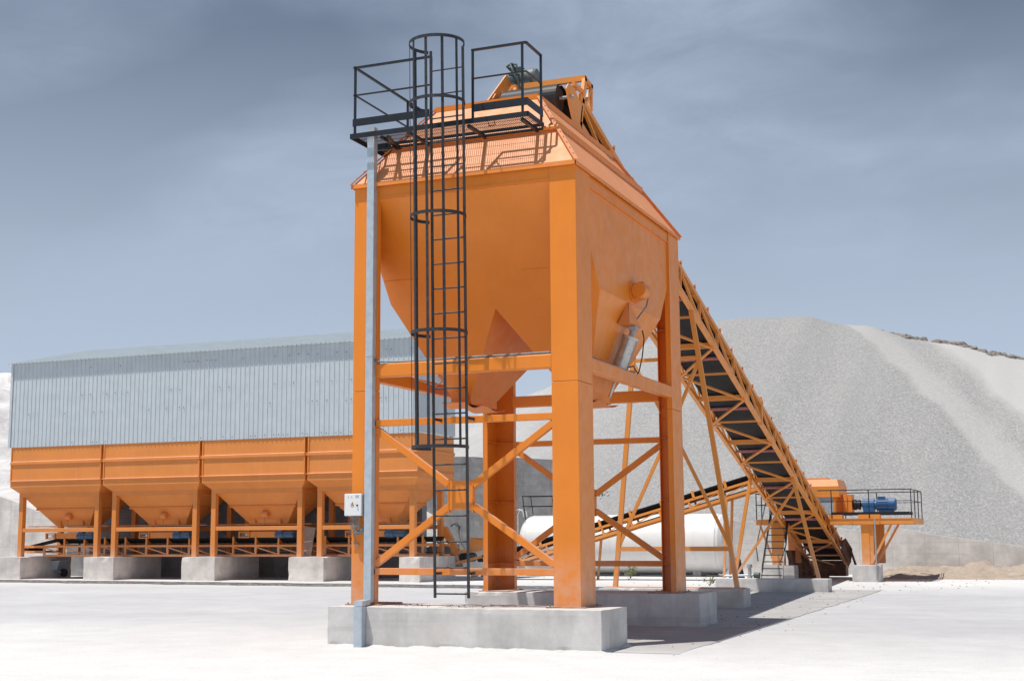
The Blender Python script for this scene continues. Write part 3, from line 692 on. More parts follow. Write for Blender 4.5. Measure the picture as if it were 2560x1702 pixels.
# trestles
def trestle(y, xr0, xl0, zf, xr1, xl1, rail_z=None):
    zt = zb(y); m = MB(); 
    pr = lambda z: Vector((xr0+(xr1-xr0)*(z-zf)/(zt-zf), y, z)); pl = lambda z: Vector((xl0+(xl1-xl0)*(z-zf)/(zt-zf), y, z))
    m.beam(pr(zf),pr(zt),.10,.09,(0,1,0)); m.beam(pl(zf),pl(zt),.10,.09,(0,1,0))
    m.beam((xl0-.2,y,zf+.01),(xr0+.2,y,zf+.01),.16,.025)
    tr = m.build('trestle', M['orange_conv'], cv)
    return tr, pr, pl
tr, pr, pl = trestle(11.15, -.33, -3.1, .42, -1.2, -2.48)
m = MB(); c = Vector((-1.72,11.15,3.95))
m.beam(pl(1.27),pr(1.27),.08,.10); m.beam(pl(5.5),pr(5.5),.07,.08)
for p in (pl(1.3),pr(1.3),pl(5.45),pr(5.45)): m.beam(p+(c-p)*.01,c,.07,.07,(0,1,0))
m.build('trestle_brace', M['orange_conv'], tr)
tr, pr, pl = trestle(22.65, -.48, -3.1, .0, -1.2, -2.48)
m = MB(); m.beam(pr(2.95),pl(.3),.07,.07,(0,1,0)); m.build('trestle_brace', M['orange_conv'], tr)
# tail boot
m = MB(); yy = 31.9
m.box(XL+.05,XR-.05,yy+.3,yy+.9,.05,.6); m.build('tail_boot', M['rust'], cv)
m = MB(); m.plate([(-2.95,30.6,.02),(-2.95,30.6,1.0),(-2.55,31.6,.95),(-2.3,32.0,.02)], .03, (1,0,0)); m.build('skirt_plate', M['rust'], cv)
m = MB(); m.plate([(-1.13,30.9,.95),(-1.13,30.9,1.30),(-1.0,31.0,1.40),(-.86,31.5,1.02),(-1.0,32.0,.55),(-1.12,32.2,.4)], .03, (1,.3,0)); m.build('skirt_plate', M['rust'], cv)
m = MB()
m.plate([(-3.0,30.4,1.0),(-2.88,30.4,.5),(-2.72,30.4,.5),(-2.80,30.4,1.0)],.03,(0,1,0))
for x in (-2.86,-2.68,-2.5,-2.32): m.plate([(x,30.41,.12),(x+.06,30.41,.12),(x+.03,30.41,.52),(x-.03,30.41,.52)],.03,(0,1,0))
m.box(-2.9,-1.5,30.4,30.43,.02,.13); m.box(-2.88,-1.6,30.4,30.43,.28,.34); m.build('slotted_guard', M['rust'], cv)
m = MB(); m.beam((-.90,31.6,.95),(-.62,31.6,.02),.07,.09,(0,1,0)); m.build('tail_strut', M['rust'], cv)
# ------------------------------------------------------------------ aggregate bins
YB, BW = 24.6, 4.50
def make_bin():
    o = thing('aggregate_bin', (0,YB+1.5,.87), '', 'aggregate bin', 'aggregate bins under the shed')
    P = lambda m, n, mt='orange_bin', par=None, bev=0: m.build(n, M[mt], par or o, bevel=bev)
    h = BW/2-.03; D0, D1 = YB, YB+3.0
    def ringplate(m, z0, z1, t0=0, t1=0, th=.02):
        a = [(-h+t0,D0+t0),(h-t0,D0+t0),(h-t0,D1-t0),(-h+t0,D1-t0)]; b = [(-h+t1,D0+t1),(h-t1,D0+t1),(h-t1,D1-t1),(-h+t1,D1-t1)]
        for i in range(4):
            j = (i+1) % 4; m.poly([(*a[i],z0),(*a[j],z0),(*b[j],z1),(*b[i],z1)])
    m = MB(); ringplate(m, 3.60, 5.19); ringplate(m, 3.36, 3.60, .26, 0); w = P(m,'bin_wall')
    m = MB()
    for z0, z1, zt, t in ((4.49,4.60,4.622,.05),(3.815,3.85,3.868,.05)):
        for a, b_, n in (((-h,D0),(h,D0),(0,-1)),((h,D0),(h,D1),(1,0)),((-h,D1),(-h,D0),(-1,0))):
            f_ = lambda p, o, z: (p[0]+n[0]*o, p[1]+n[1]*o, z)
            m.hexa([f_(a,0,z0),f_(b_,0,z0),f_(b_,t,z0+.01),f_(a,t,z0+.01),f_(a,0,zt),f_(b_,0,zt),f_(b_,t,z1),f_(a,t,z1)])
    m.box(-h,-h+.05,D0-.03,D0,3.86,4.50); m.box(-h,-h+.05,D0-.03,D0,4.61,5.19); m.box(h-.05,h,D0-.03,D0,3.86,4.5); m.box(h-.05,h,D0-.03,D0,4.61,5.19)
    m.build('stiffener', M['orange_bin'], w)
    m = MB(); i = .26
    m.box(-h+i,h-i,D0+i,D0+i+.14,3.20,3.36); m.box(-h+i,h-i,D1-i-.15,D1-i,3.20,3.36); m.box(-h+i,-h+i+.15,D0+i+.15,D1-i-.15,3.20,3.36); m.box(h-i-.15,h-i,D0+i+.15,D1-i-.15,3.20,3.36); P(m,'ring_beam')
    for sx in (-1,1):
        for yy in (D0+i, D1-i-.2):
            m = MB(); xa = sx*(h-i); m.box(min(xa,xa-sx*.2),max(xa,xa-sx*.2),yy,yy+.2,.87,3.198); P(m,'leg',bev=.01)
    m = MB(); m.box(-h+i+.2,h-i-.2,D0+i+.02,D0+i+.16,1.83,1.98); P(m,'cross_beam',bev=.008)
    m = MB(); m.box(-h+i+.2,h-i-.2,D1-i-.16,D1-i-.02,1.83,1.98); P(m,'cross_beam')
    # hopper cone
    m = MB(); t = [(-h+i+.02,D0+i+.02),(h-i-.02,D0+i+.02),(h-i-.02,D1-i-.02),(-h+i+.02,D1-i-.02)]; ym = (D0+D1)/2; bq = [(-.83,ym-.35),(.83,ym-.35),(.83,ym+.35),(-.83,ym+.35)]
    for k in range(4):
        j = (k+1) % 4; m.poly([(*t[k],3.35),(*bq[k],2.08),(*bq[j],2.08),(*t[j],3.35)])
    hp_ = P(m,'discharge_hopper')
    m = MB(); f = .5; q = [(t[k][0]*(1-f)+bq[k][0]*f, t[k][1]*(1-f)+bq[k][1]*f) for k in range(4)]; z = 3.35*(1-f)+2.08*f
    for k in range(4):
        j = (k+1) % 4; a = Vector((*q[k],z)); b_ = Vector((*q[j],z)); n = (b_-a).cross(Vector((0,0,1))).normalized(); e = (b_-a).normalized()*.06; m.beam(a-e+n*.02,b_+e+n*.02,.07,.07)
    m.build('hopper_flange', M['roller'] if False else M['orange_roof'], hp_)
    m = MB(); c = Vector((.05, (q[0][1]*.55+bq[0][1]*.45)-.07, 2.42)); m.lathe(c+Vector((-.12,-.05,0)),(1,0,0),[(0,.09),(.03,.12),(.24,.12),(.27,.09)],16); m.box(c.x-.1,c.x+.1,c.y-.02,c.y+.1,2.36,2.48); m.build('vibrator', M['orange_roof'], hp_)
    m = MB(); m.path([c+Vector((.03,-.1,-.1)), c+Vector((.05,-.1,-.25)), c+Vector((.02,-.05,-.38))],.01); m.build('vibrator_cable', M['cable'], hp_)
    m = MB(); m.box(-2.0,2.0,ym-.7,ym-.62,2.035,2.065); m.box(-2.0,2.0,ym+.62,ym+.7,2.035,2.065); 
    for xx in (-.55,.55): m.box(xx-.06,xx+.06,ym-.5,ym-.42,2.07,2.3)
    P(m,'gate_rail','orange_roof')
    # weigh gate below
    m = MB(); m.box(-.72,.55,ym-.45,ym+.4,1.57,1.76); m.box(-.72,.6,ym-.47,ym-.45,1.55,1.79)
    gt = P(m,'feeder_gate','orange_bin')
    m = MB()
    for q_ in ((-1.22,-.74,1.75,1.79),(-1.22,-.74,1.55,1.59),(-1.22,-1.17,1.59,1.75),(-.79,-.74,1.59,1.75)): m.box(q_[0],q_[1],ym-.5,ym-.4,q_[2],q_[3])
    m.build('gate_frame', M['orange_bin'], gt)
    m = MB(); m.box(-1.12,-.92,ym-.47,ym-.42,1.62,1.64); m.box(-1.12,-.92,ym-.47,ym-.42,1.70,1.72); m.lathe((-.87,ym-.48,1.67),(0,1,0),[(0,.055),(.08,.055)],14); m.build('gate_slide', M['steel'], gt)
    m = MB(); m.lathe((.5,ym-.62,1.67),(1,0,0),[(0,.11),(.03,.13),(.34,.13),(.36,.10),(.40,.10),(.42,.115),(.75,.115),(.78,.06)],20); m.box(.62,.80,ym-.75,ym-.52,1.74,1.83); m.build('gate_motor', M['blue_dusty'], gt)
    return o
binp = make_bin()
BXC = [-30.43-.06, -25.88-.06, -21.33-.06, -16.78-.06]
BL = ['leftmost orange aggregate bin, with the wheelbarrow under it', 'orange aggregate bin second from the shed\'s left end', 'orange aggregate bin third from the left, leaning board beside its right leg', 'rightmost orange aggregate bin, partly behind the silo']
for k, x in enumerate(BXC):
    o = binp if k == 0 else copy_tree(binp); o.location = (x, YB+1.5, .87); o['label'] = BL[k]
PX = [(-33.45,-31.95),(-28.87,-27.46),(-24.36,-22.89),(-19.76,-18.30),(-15.30,-14.50)]
PLB = ['concrete pier at the left end of the bins, board leaning on it','concrete pier under the gap between the first and second bins','concrete pier under the gap between the second and third bins','concrete pier just left of the silo, under the last two bins','narrow concrete pier under the bins\' right end, seen beneath the silo']
for k, (a, b_) in enumerate(PX): footing('concrete_pier', (a,b_,24.5,27.5,0,.868), PLB[k], 'concrete pier', 20+k, 'conc_pier', 'piers under the bins', .006, .2)

# ------------------------------------------------------------------ shed over the bins
shed = thing('weather_shed', (-23.6,26.5,5.2), 'long grey corrugated metal shed standing over the four orange bins', 'shed')
SX0, SX1, SY0, SY1 = -32.83, -14.6, YB-.03, 27.65
def corr(n0, n1, pitch, d):
    """rib profile offsets along a length"""
    out = []; x = n0
    while x < n1:
        for f, o in ((0,0),(.10,1),(.22,1),(.32,0)):
            if x+f*pitch < n1: out.append((x+f*pitch, o*d))
        x += pitch
    out.append((n1, 0)); return out
m = MB(); pr_ = corr(SX0, SX1, .2, .024)
def rz(y): return 8.555+.238*(y-YB+.1)
zt_ = rz(SY0)-.01
for (a, oa), (b_, ob) in zip(pr_[:-1], pr_[1:]): m.poly([(a,SY0-oa,5.175),(b_,SY0-ob,5.175),(b_,SY0-ob,zt_),(a,SY0-oa,zt_)])
m.box(SX0-.03,SX0+.08,SY0-.035,SY0-.026,5.17,zt_); m.build('front_cladding', M['clad'], shed)
for xs, s in ((SX1, 1), (SX0, -1)):
    m = MB(); pr_ = corr(SY0+.02, SY1, .2, .022)
    for (a, oa), (b_, ob) in zip(pr_[:-1], pr_[1:]): m.poly([(xs+s*oa,a,5.2),(xs+s*ob,b_,5.2),(xs+s*ob,b_,rz(b_)-.02),(xs+s*oa,a,rz(a)-.02)])
    m.build('side_cladding', M['clad'], shed)
m = MB(); pr_ = corr(SX0-.08, SX1+.08, .2, .03)
RY0, RY1 = YB-.21, 29.0
for (a, oa), (b_, ob) in zip(pr_[:-1], pr_[1:]):
    m.poly([(a,RY0,rz(RY0)+oa),(b_,RY0,rz(RY0)+ob),(b_,RY1,rz(RY1)+ob),(a,RY1,rz(RY1)+oa)])
m.build('roof', M['roof_clad'], shed)
m = MB()
for k in range(10):
    x = SX0+.1+(SX1-SX0-.2)*k/9; m.beam((x,27.55,5.2),(x,27.55,rz(27.55)-.05),.1,.1,(0,1,0)); m.beam((x,YB,rz(YB)-.08),(x,28.95,rz(28.95)-.08),.08,.1)
for y in (25.5,26.8,28.2): m.box(SX0,SX1,y,y+.06,rz(y)-.06,rz(y)-.005)
m.build('frame', M['galv'], shed)
m = MB(); random.seed(11)
for z in (5.28,6.45,7.15,8.2):
    k = 0; x = SX0+.15
    while x < SX1:
        if random.random() < (.08 if x < -25 else .33): m.lathe((x,SY0-.024,z+random.uniform(-.02,.02)),(0,-1,0),[(0,.017),(.012,.017)],8)
        x += .2
m.build('screw', M['black'], shed)
m = MB(); random.seed(12)
for z in (6.5,7.2):
    x = SX0+.15
    while x < SX1:
        if random.random() < .5: m.box(x-.02,x+.02,SY0-.026,SY0-.023,z-.012,z+.012)
        x += .2
m.build('dent', M['galv'], shed)

# ------------------------------------------------------------------ collecting conveyor under the bins
cc = thing('collecting_conveyor', (-23,26,.9), 'long flat belt conveyor in an orange lattice frame running beneath the bins', 'conveyor')
CX0, CX1, CY0, CY1 = -31.8, -14.3, 25.6, 26.5
m = MB()
for y in (CY0, CY1):
    m.box(CX0,CX1,y,y+.06,1.22,1.30); m.box(CX0,CX1,y,y+.06,.86,.94)
x = CX0; k = 0
while x < CX1:
    for y in (CY0, CY1): m.box(x,x+.09,y+.003,y+.055,.941,1.219)
    if x+.99 < CX1: m.beam((x+.09,CY0+.03,1.20),(x+.97,CY0+.03,.96),.035,.04)
    m.box(x+.02,x+.07,CY0+.06,CY1,.88,.92); x += .99
for y in (CY0-.02, CY1): m.box(-32.95,CX0,y,y+.06,1.20,1.30); m.box(-32.95,CX0,y,y+.06,1.02,1.09)
m.box(-32.95,-32.85,CY0-.02,CY1,1.03,1.30)
m.build('frame', M['orange_bin'], cc)
m = MB(); x0, x1 = CX0+.6, CX1-.2
for (ya, za), (yb, zb_) in (((CY0+.02,1.56),(CY0+.3,1.38)),((CY0+.3,1.38),(CY1-.24,1.38)),((CY1-.24,1.38),(CY1+.04,1.56))):
    m.hexa([(x0,ya,za-.012),(x1,ya,za-.012),(x1,yb,zb_-.012),(x0,yb,zb_-.012),(x0,ya,za),(x1,ya,za),(x1,yb,zb_),(x0,yb,zb_)])
m.hexa([(-32.7,CY0+.1,1.26),(x0,CY0+.02,1.545),(x0,CY1+.02,1.545),(-32.7,CY1-.05,1.26),(-32.7,CY0+.1,1.275),(x0,CY0+.02,1.56),(x0,CY1+.02,1.56),(-32.7,CY1-.05,1.275)])
m.box(-32.7,x1,CY0+.1,CY1-.05,1.0,1.012); m.build('belt', M['belt'], cc)
m = MB(); m.tube((-32.68,CY0+.05,1.15),(-32.68,CY1,1.15),.11,16); m.build('tail_drum', M['rubber'], cc)
x = CX0+.99
while x < CX1:
    m = MB(); m.box(x+.01,x+.08,CY0+.005,CY0+.05,1.302,1.60); m.box(x+.01,x+.08,CY1+.01,CY1+.055,1.302,1.60); m.box(x+.02,x+.06,CY0+.05,CY1,1.302,1.33)
    m.plate([(x+.03,CY0+.05,1.56),(x+.03,CY0+.05,1.34),(x+.03,CY0+.33,1.34)],.03,(1,0,0)); m.build('idler', M['orange_bin'], cc); x += .99
# ------------------------------------------------------------------ feed conveyor to the mixer
fc = thing('feed_conveyor', (-8,28,0), 'short inclined belt conveyor running up past the white tank to the mixer', 'conveyor')
FS, FY0, FY1 = .281, 27.5, 28.4
def fz(x): return 1.42+FS*(x+9.07)
XA, XB = -13.9, -2.6
m = MB()
for y in (FY0, FY1):
    m.beam((XA,y+.04,fz(XA)+.045),(XB,y+.04,fz(XB)+.045),.07,.09); m.beam((XA+1,y+.04,fz(XA+1)+.37),(XB,y+.04,fz(XB)+.37),.07,.08)
x = XA+.9; k = 0
while x < XB:
    for y in (FY0, FY1): m.beam((x,y+.04,fz(x)+.09),(x-.08,y+.04,fz(x)+.34),.05,.07,(1,0,0))
    if k % 1 == 0: m.beam((x,FY0+.04,fz(x)+.09),(x+.95,FY0+.04,fz(x+.95)+.33),.03,.035); m.beam((x,FY0+.07,fz(x)+.05),(x,FY1,fz(x)+.05),.05,.05)
    x += 1.05; k += 1
m.build('truss', M['orange_conv'], fc)
m = MB(); Pq = lambda x, y, h: (x, y, fz(x)+h)
for (ya, ha), (yb, hb) in (((FY0+.02,.60),(FY0+.30,.43)),((FY0+.30,.43),(FY1-.24,.43)),((FY1-.24,.43),(FY1+.04,.60))):
    m.hexa([Pq(XA+1,ya,ha-.02),Pq(XB,ya,ha-.02),Pq(XB,yb,hb-.02),Pq(XA+1,yb,hb-.02),Pq(XA+1,ya,ha),Pq(XB,ya,ha),Pq(XB,yb,hb),Pq(XA+1,yb,hb)])
m.hexa([Pq(XA+.3,FY0+.1,.13),Pq(XB,FY0+.1,.13),Pq(XB,FY1-.05,.13),Pq(XA+.3,FY1-.05,.13),Pq(XA+.3,FY0+.1,.145),Pq(XB,FY0+.1,.145),Pq(XB,FY1-.05,.145),Pq(XA+.3,FY1-.05,.145)])
m.build('belt', M['belt'], fc)
x = XA+1.6
while x < XB-.3:
    m = MB()
    for y in (FY0, FY1+.03): m.beam(Pq(x,y+.02,.40),Pq(x-.07,y+.02,.66),.05,.09,(1,0,0))
    m.beam(Pq(x,FY0,.41),Pq(x,FY1,.41),.06,.03); m.build('idler', M['orange_conv'], fc); x += 1.13
m = MB(); m.box(-14.0,-13.45,FY0+.15,FY1-.1,1.06,1.50); m.plate([(-13.98,FY0+.1,1.5),(-13.45,FY0+.1,1.42),(-13.45,FY0+.1,1.05),(-13.98,FY0+.1,.98)],.04,(0,1,0)); m.build('loading_box', M['orange_conv'], fc)
m = MB(); m.hexa([(-15.05,FY0-.2,1.83),(-14.83,FY0-.2,1.93),(-14.83,FY0,1.93),(-15.05,FY0,1.83),(-14.55,FY0-.2,.98),(-14.33,FY0-.2,1.12),(-14.33,FY0,1.12),(-14.55,FY0,.98)]); m.build('drive_guard', M['orange_conv'], fc)
m = MB()
for k in range(4): m.path([(-14.75,FY0+.1,1.9+.02*k),(-14.62+.04*k,FY0+.12,2.0+.02*k),(-14.45+.03*k,FY0+.12,1.9),(-14.42,FY0+.1,1.7),(-14.3,FY0+.05,1.3),(-14.15,FY0+.08,1.1)],.013)
m.build('cable', M['cable'], fc)
m = MB(); m.beam((-15.2,FY0,.42),(-13.3,FY0,.86),.08,.10); m.beam((-14.7,FY0,.95),(-13.9,FY0,1.05),.08,.12); m.beam((-14.5,FY0,.95),(-14.35,FY0,.55),.06,.06,(1,0,0)); m.beam((-13.4,FY0,.9),(-13.1,FY0,.02),.08,.09,(1,0,0)); m.beam((-15.3,FY0,.4),(-14.95,FY0,.02),.2,.09,(0,1,0)); m.beam((-12.95,FY0,1.0),(-13.05,FY0,1.35),.07,.07,(1,0,0)); m.build('tail_frame', M['orange_conv'], fc)
m = MB(); m.tube((-14.2,FY0+.0,.80),(-14.2,FY1,.80),.17,20); m.tube((-13.55,FY0-.02,.72),(-13.55,FY1,.72),.09,16); m.build('tail_drum', M['rubber'], fc)
for x in (-9.2,-4.4):
    for y in (FY0+.04, FY1+.04): m = MB(); m.beam((x,y,fz(x)+.02),(x-.15,y,0),.08,.08,(1,0,0)); m.build('leg', M['orange_conv'], fc)

# ------------------------------------------------------------------ mixer on its platform
mp = thing('mixer_platform', (-.9,29.5,0), 'raised orange steel platform with black railings on columns beside the gravel', 'platform')
m = MB(); ZP2 = 2.05; PY0, PY1 = 28.0, 31.4
m.box(-3.5,-2.62,PY0,PY0+.09,1.87,2.045); m.box(-1.02,1.66,PY0,PY0+.09,1.87,2.045); m.box(-3.5,1.66,PY1-.09,PY1,1.87,2.045); m.box(1.57,1.66,PY0+.09,PY1-.09,1.87,2.045); m.box(-3.5,-3.41,PY0+.09,PY1-.09,1.87,2.045)
for x in (-1.02,.1,.9,-2.7): m.box(x,x+.08,PY0+.09,PY1-.09,1.87,2.04)
m.box(-3.5,-2.62,PY0,PY1,2.047,2.06); m.box(-1.02,1.68,PY0-.02,PY1,2.047,2.062); m.box(-2.62,-1.02,30.2,PY1,2.047,2.06)
m.box(-.09,.60,PY0+.02,PY0+.4,2.063,2.19); m.box(-1.05,-.62,PY0+.02,PY0+.4,2.063,2.19)
for x in (-.35,.55): m.plate([(x,PY0-.015,2.03),(x+.03,PY0-.015,2.03),(x+.10,PY0-.015,1.90),(x+.07,PY0-.015,1.90)],.012,(0,-1,0))
m.build('deck', M['orange_conv'], mp)
for x, y in ((.1,PY0+.2),(.1,PY1-.3),(-2.8,PY0+.2),(-2.8,PY1-.3)):
    m = MB(); w = .13 if x > 0 else .21
    m.box(x-w,x+w,y-.12,y-.095,.54,1.868); m.box(x-w,x+w,y+.095,y+.12,.54,1.868); m.box(x-.015,x+.015,y-.095,y+.095,.54,1.868); m.box(x+w-.02,x+w+.12,y-.1,y+.09,.54,1.868) if x > 0 else None
    m.build('column', M['orange_conv'], mp)
for y, q in ((PY0+.1,0),(PY0+.9,.14)):
    m = MB(); m.beam((.95+q,y,1.86),(.26+q*.6,y,.57),.07,.07,(0,1,0)); m.build('knee_brace', M['orange_conv'], mp)
m = MB(); m.beam((-3.38,PY0+.1,1.86),(-2.95,PY0+.1,.6),.06,.06,(0,1,0)); m.build('knee_brace', M['orange_conv'], mp)
def rails2(bars, posts, top):
    m = MB()
    for p, q, w in bars: m.beam(p, q, w, w)
    for x, y in posts: m.beam((x,y,2.06),(x,y,top),.03,.03)
    m.build('guard_rail', M['dark'], mp)
rails2([q for z, w in ((3.0,.03),(2.63,.02)) for q in (((-1.4,PY0+.02,z),(1.62,PY0+.02,z),w),((-1.1,PY1-.02,z),(1.62,PY1-.02,z),w),((1.62,PY0+.02,z),(1.62,PY1-.02,z),w))], ((-.95,PY0+.02),(.27,PY0+.02),(1.62,PY0+.02),(1.62,PY0+1.1),(1.62,PY0+2.2),(1.62,PY1-.02),(.1,PY1-.02),(-1.0,PY1-.02)), 3.0)
rails2([q for z, w in ((2.92,.03),(2.55,.02)) for q in (((-3.48,PY0+.02,z),(-2.95,PY0+.02,z),w),((-3.48,PY0+.02,z),(-3.48,PY1,z),w))], ((-3.48,PY0+.02),(-3.3,PY0+.02),(-2.98,PY0+.02),(-3.48,PY1-.05)), 2.92)
m = MB(); m.box(-1.05,1.5,PY0+.5,PY0+.58,2.18,2.28); m.box(-1.05,1.5,PY0+1.5,PY0+1.58,2.18,2.28); m.build('support_channel', M['dark'], mp)
m = MB(); XLa, XLb = -3.10, -2.40
for x in (XLa, XLb): m.beam((x,26.5,.02),(x+(.10 if x == XLa else -.02),28.0,2.2),.05,.07,(0,1,0))
lad2 = m.build('ladder', M['dark'], mp)
for k in range(9):
    t = .09+.1*k; m = MB(); m.box(XLa+.1*t,XLb-.02*t,26.5+1.5*t-.05,26.5+1.5*t+.05,.02+2.18*t,.05+2.18*t); m.build('tread', M['dark'], lad2)
m = MB(); m.path([(XLa-.02,26.35,.7),(XLa-.12,26.6,1.15),(XLa+.02,28.0,2.9)],.02); m.path([(XLb+.02,26.35,.7),(XLb+.16,26.6,1.2),(XLb+.1,27.4,2.0),(XLb-.1,28,2.8)],.02); m.build('hand_rail', M['dark'], lad2)

mx = thing('pugmill_mixer', (-1.3,29.6,2.06), 'orange and grey mixer box with gearbox and bright blue motor on the platform', 'mixer')
MY0, MY1 = 28.75, 30.5
m = MB(); m.box(-3.2,-.95,MY0,MY1,2.22,2.80); m.build('trough', M['galv'], mx)
m = MB(); 
for (z0,z1,t0,t1) in ((2.82,3.16,0,0),(3.16,3.40,0,.12)):
    m.hexa([(-3.25,MY0-.03+t0,z0),(-.80-t0,MY0-.03+t0,z0),(-.80-t0,MY1+.03-t0,z0),(-3.25,MY1+.03-t0,z0),(-3.25,MY0-.03+t1,z1),(-.80-t1*.5,MY0-.03+t1,z1),(-.80-t1*.5,MY1+.03-t1,z1),(-3.25,MY1+.03-t1,z1)])
m.box(-2.9,-1.2,MY0+.3,MY0+.8,3.40,3.46); m.box(-3.27,-.78,MY0-.05,MY1+.05,2.795,2.825); m.build('cover', M['orange_conv'], mx)
m = MB(); m.box(-1.0,-.93,MY0-.02,MY1,2.1,2.80); m.plate([(-.93,29.3,2.78),(-.93,29.3,2.24),(-.7,29.3,2.38),(-.7,29.3,2.88)],.4,(0,1,0)); m.box(-.74,-.62,29.2,29.9,2.29,2.90); m.box(-.62,-.46,29.25,29.85,2.29,2.89); m.lathe((-.93,29.5,2.36),(1,0,0),[(0,.13),(.2,.13)],16); m.build('gearbox', M['orange_conv'], mx)
m = MB(); m.lathe((-.46,29.5,2.54),(1,0,0),[(0,.15),(.05,.18),(.12,.18),(.14,.15),(.18,.15),(.20,.17),(.26,.17),(.28,.07),(.36,.06)],24); m.build('coupling', M['rubber'], mx)
mo = MB(); mo.lathe((-.14,29.5,2.53),(1,0,0),[(0,.12),(.02,.20),(.16,.215),(.40,.215),(.42,.16),(.47,.16)],28); mo.box(-.10,.26,29.3,29.7,2.29,2.45); mo.lathe((.33,29.5,2.54),(1,0,0),[(0,.18),(.02,.195),(.40,.195),(.41,.21),(.62,.21),(.66,.17),(.66,.05)],28)
for k in range(14):
    a = 2*math.pi*k/14; mo.beam((.36,29.5+.195*math.cos(a),2.54+.195*math.sin(a)),(.72,29.5+.195*math.cos(a),2.54+.195*math.sin(a)),.012,.03,(0,math.cos(a),math.sin(a)))
mo.box(.38,.62,29.40,29.62,2.72,2.81); mo.box(.4,.9,29.35,29.65,2.29,2.36); mo.build('drive_motor', M['blue'], mx)
footing('concrete_block', (-.32,.57,27.72,28.55,0,.54), 'square concrete block under the platform\'s right column', 'concrete block', 41, 'conc')
footing('concrete_block', (-3.35,-2.25,27.95,28.7,0,.52), 'concrete block behind the platform ladder, under the left column', 'concrete block', 42, 'conc')
m = MB(); m.tube((.48,27.66,.06),(.48,27.66,2.06),.026,10); tag(m.build('downpipe', M['grey'], None, (.48,27.66,0)), 'thin grey vertical pipe standing in front of the right platform block', 'pipe')

# ------------------------------------------------------------------ white tank
tk = thing('storage_tank', (-9.8,33,0), 'large white horizontal cylinder tank lying on the ground behind the silo', 'tank')
TR, TY, TZ = 1.13, 32.9, 1.22
m = MB(); m.lathe((-13.95,TY,TZ),(1,0,0),[(0,.02),(.02,.35),(.07,.7),(.16,.95),(.3,1.08),(.45,TR),(8.0,TR),(8.15,1.08),(8.28,.95),(8.37,.7),(8.42,.35),(8.44,.02)],56,False); m.build('shell', M['tank'], tk)
m = MB()
for x in (-13.5,-11.5,-9.5,-7.5,-5.95): m.lathe((x,TY,TZ),(1,0,0),[(0,TR),(.01,TR+.006),(.03,TR+.006),(.04,TR)],56,False)
m.build('weld_band', M['tank'], tk)
m = MB(); m.lathe((-5.52,TY,.55),(1,0,0),[(0,.09),(.12,.09),(.12,.14),(.16,.14),(.16,.05),(.3,.05)],14); m.tube((-5.25,TY,.55),(-5.25,TY,.05),.045,10); m.build('outlet_valve', M['grey'], tk)
m = MB(); m.lathe((-7.4,TY,2.30),(0,0,1),[(0,.12),(.22,.12),(.22,.18),(.26,.18),(.26,0)],16); m.build('vent', M['tank'], tk)
m = MB(); m.lathe((-12.3,TY,2.30),(0,0,1),[(0,.3),(.14,.3),(.14,.33),(.18,.33),(.18,0)],20); m.build('hatch', M['tank'], tk)
m = MB()

for x in (-12.4,-9.6,-6.9): m = MB(); m.box(x,x+.3,TY-.55,TY+.55,.0,.3); m.build('saddle', M['conc'], tk)
m = MB()
for z in (2.72,3.12):
    m.beam((-13.85,TY-.45,z),(-11.2,TY-.45,z),.025,.025); m.beam((-13.85,TY+.45,z),(-11.2,TY+.45,z),.025,.025); m.beam((-13.85,TY-.45,z),(-13.85,TY+.45,z),.025,.025)
for x in (-13.75,-12.5,-11.25): m.beam((x+.05,TY-.45,2.2),(x-.08,TY-.45,3.14),.025,.025,(0,1,0)); m.beam((x+.05,TY+.45,2.2),(x-.08,TY+.45,3.14),.025,.025,(0,1,0))
m.build('guard_rail', M['dark'], tk)
m = MB()
for y in (TY-.75,TY-.4):
    m.path([(-14.05,y,.1),(-14.05,y,2.4),(-13.98,y,2.56),(-13.85,y,2.6),(-13.7,y,2.52),(-13.66,y,2.3)],.02,8)
for k in range(8): m.tube((-14.05,TY-.75,.35+.28*k),(-14.05,TY-.4,.35+.28*k),.012,6)
m.build('ladder', M['white'], tk)

# ------------------------------------------------------------------ walls
def wall(nm, pts, y0, y1, mat, label, seed=0):
    """pts: (x, top z)"""
    m = MB(); P = []
    for (xa, za), (xb, zb_) in zip(pts[:-1], pts[1:]):
        n = max(1, int(abs(xb-xa)/.25))
        for k in range(n): t = k/n; x = xa+(xb-xa)*t; P.append((x, za+(zb_-za)*t+.035*noise.noise((x*2.1, seed, 0))))
    P.append(pts[-1])
    for (xa, za), (xb, zb_) in zip(P[:-1], P[1:]):
        m.poly([(xa,y0,-.1),(xb,y0,-.1),(xb,y0,zb_),(xa,y0,za)]); m.poly([(xa,y0,za),(xb,y0,zb_),(xb,y1,zb_),(xa,y1,za)]); m.poly([(xb,y1,-.1),(xa,y1,-.1),(xa,y1,za),(xb,y1,zb_)])
    for (x, z), s in ((P[0], 0), (P[-1], 1)):
        q = [(x,y0,-.1),(x,y0,z),(x,y1,z),(x,y1,-.1)]; m.poly(q if not s else q[::-1])
    o = m.build(nm, M[mat], None, ((pts[0][0]+pts[-1][0])/2,(y0+y1)/2,0)); tag(o, label, 'wall'); return o
wall('retaining_wall', [(-6.4,2.16),(-5.4,2.03),(-3.5,1.9),(-2,1.78),(-1.1,1.64),(-.3,1.62),(.3,1.74),(.9,1.66),(1.3,1.53),(2.7,1.34),(4.7,1.06),(9,.85),(16,.7)], 36, 36.4, 'wall', 'long low pale concrete wall at right, gravel heaped behind it', 1)
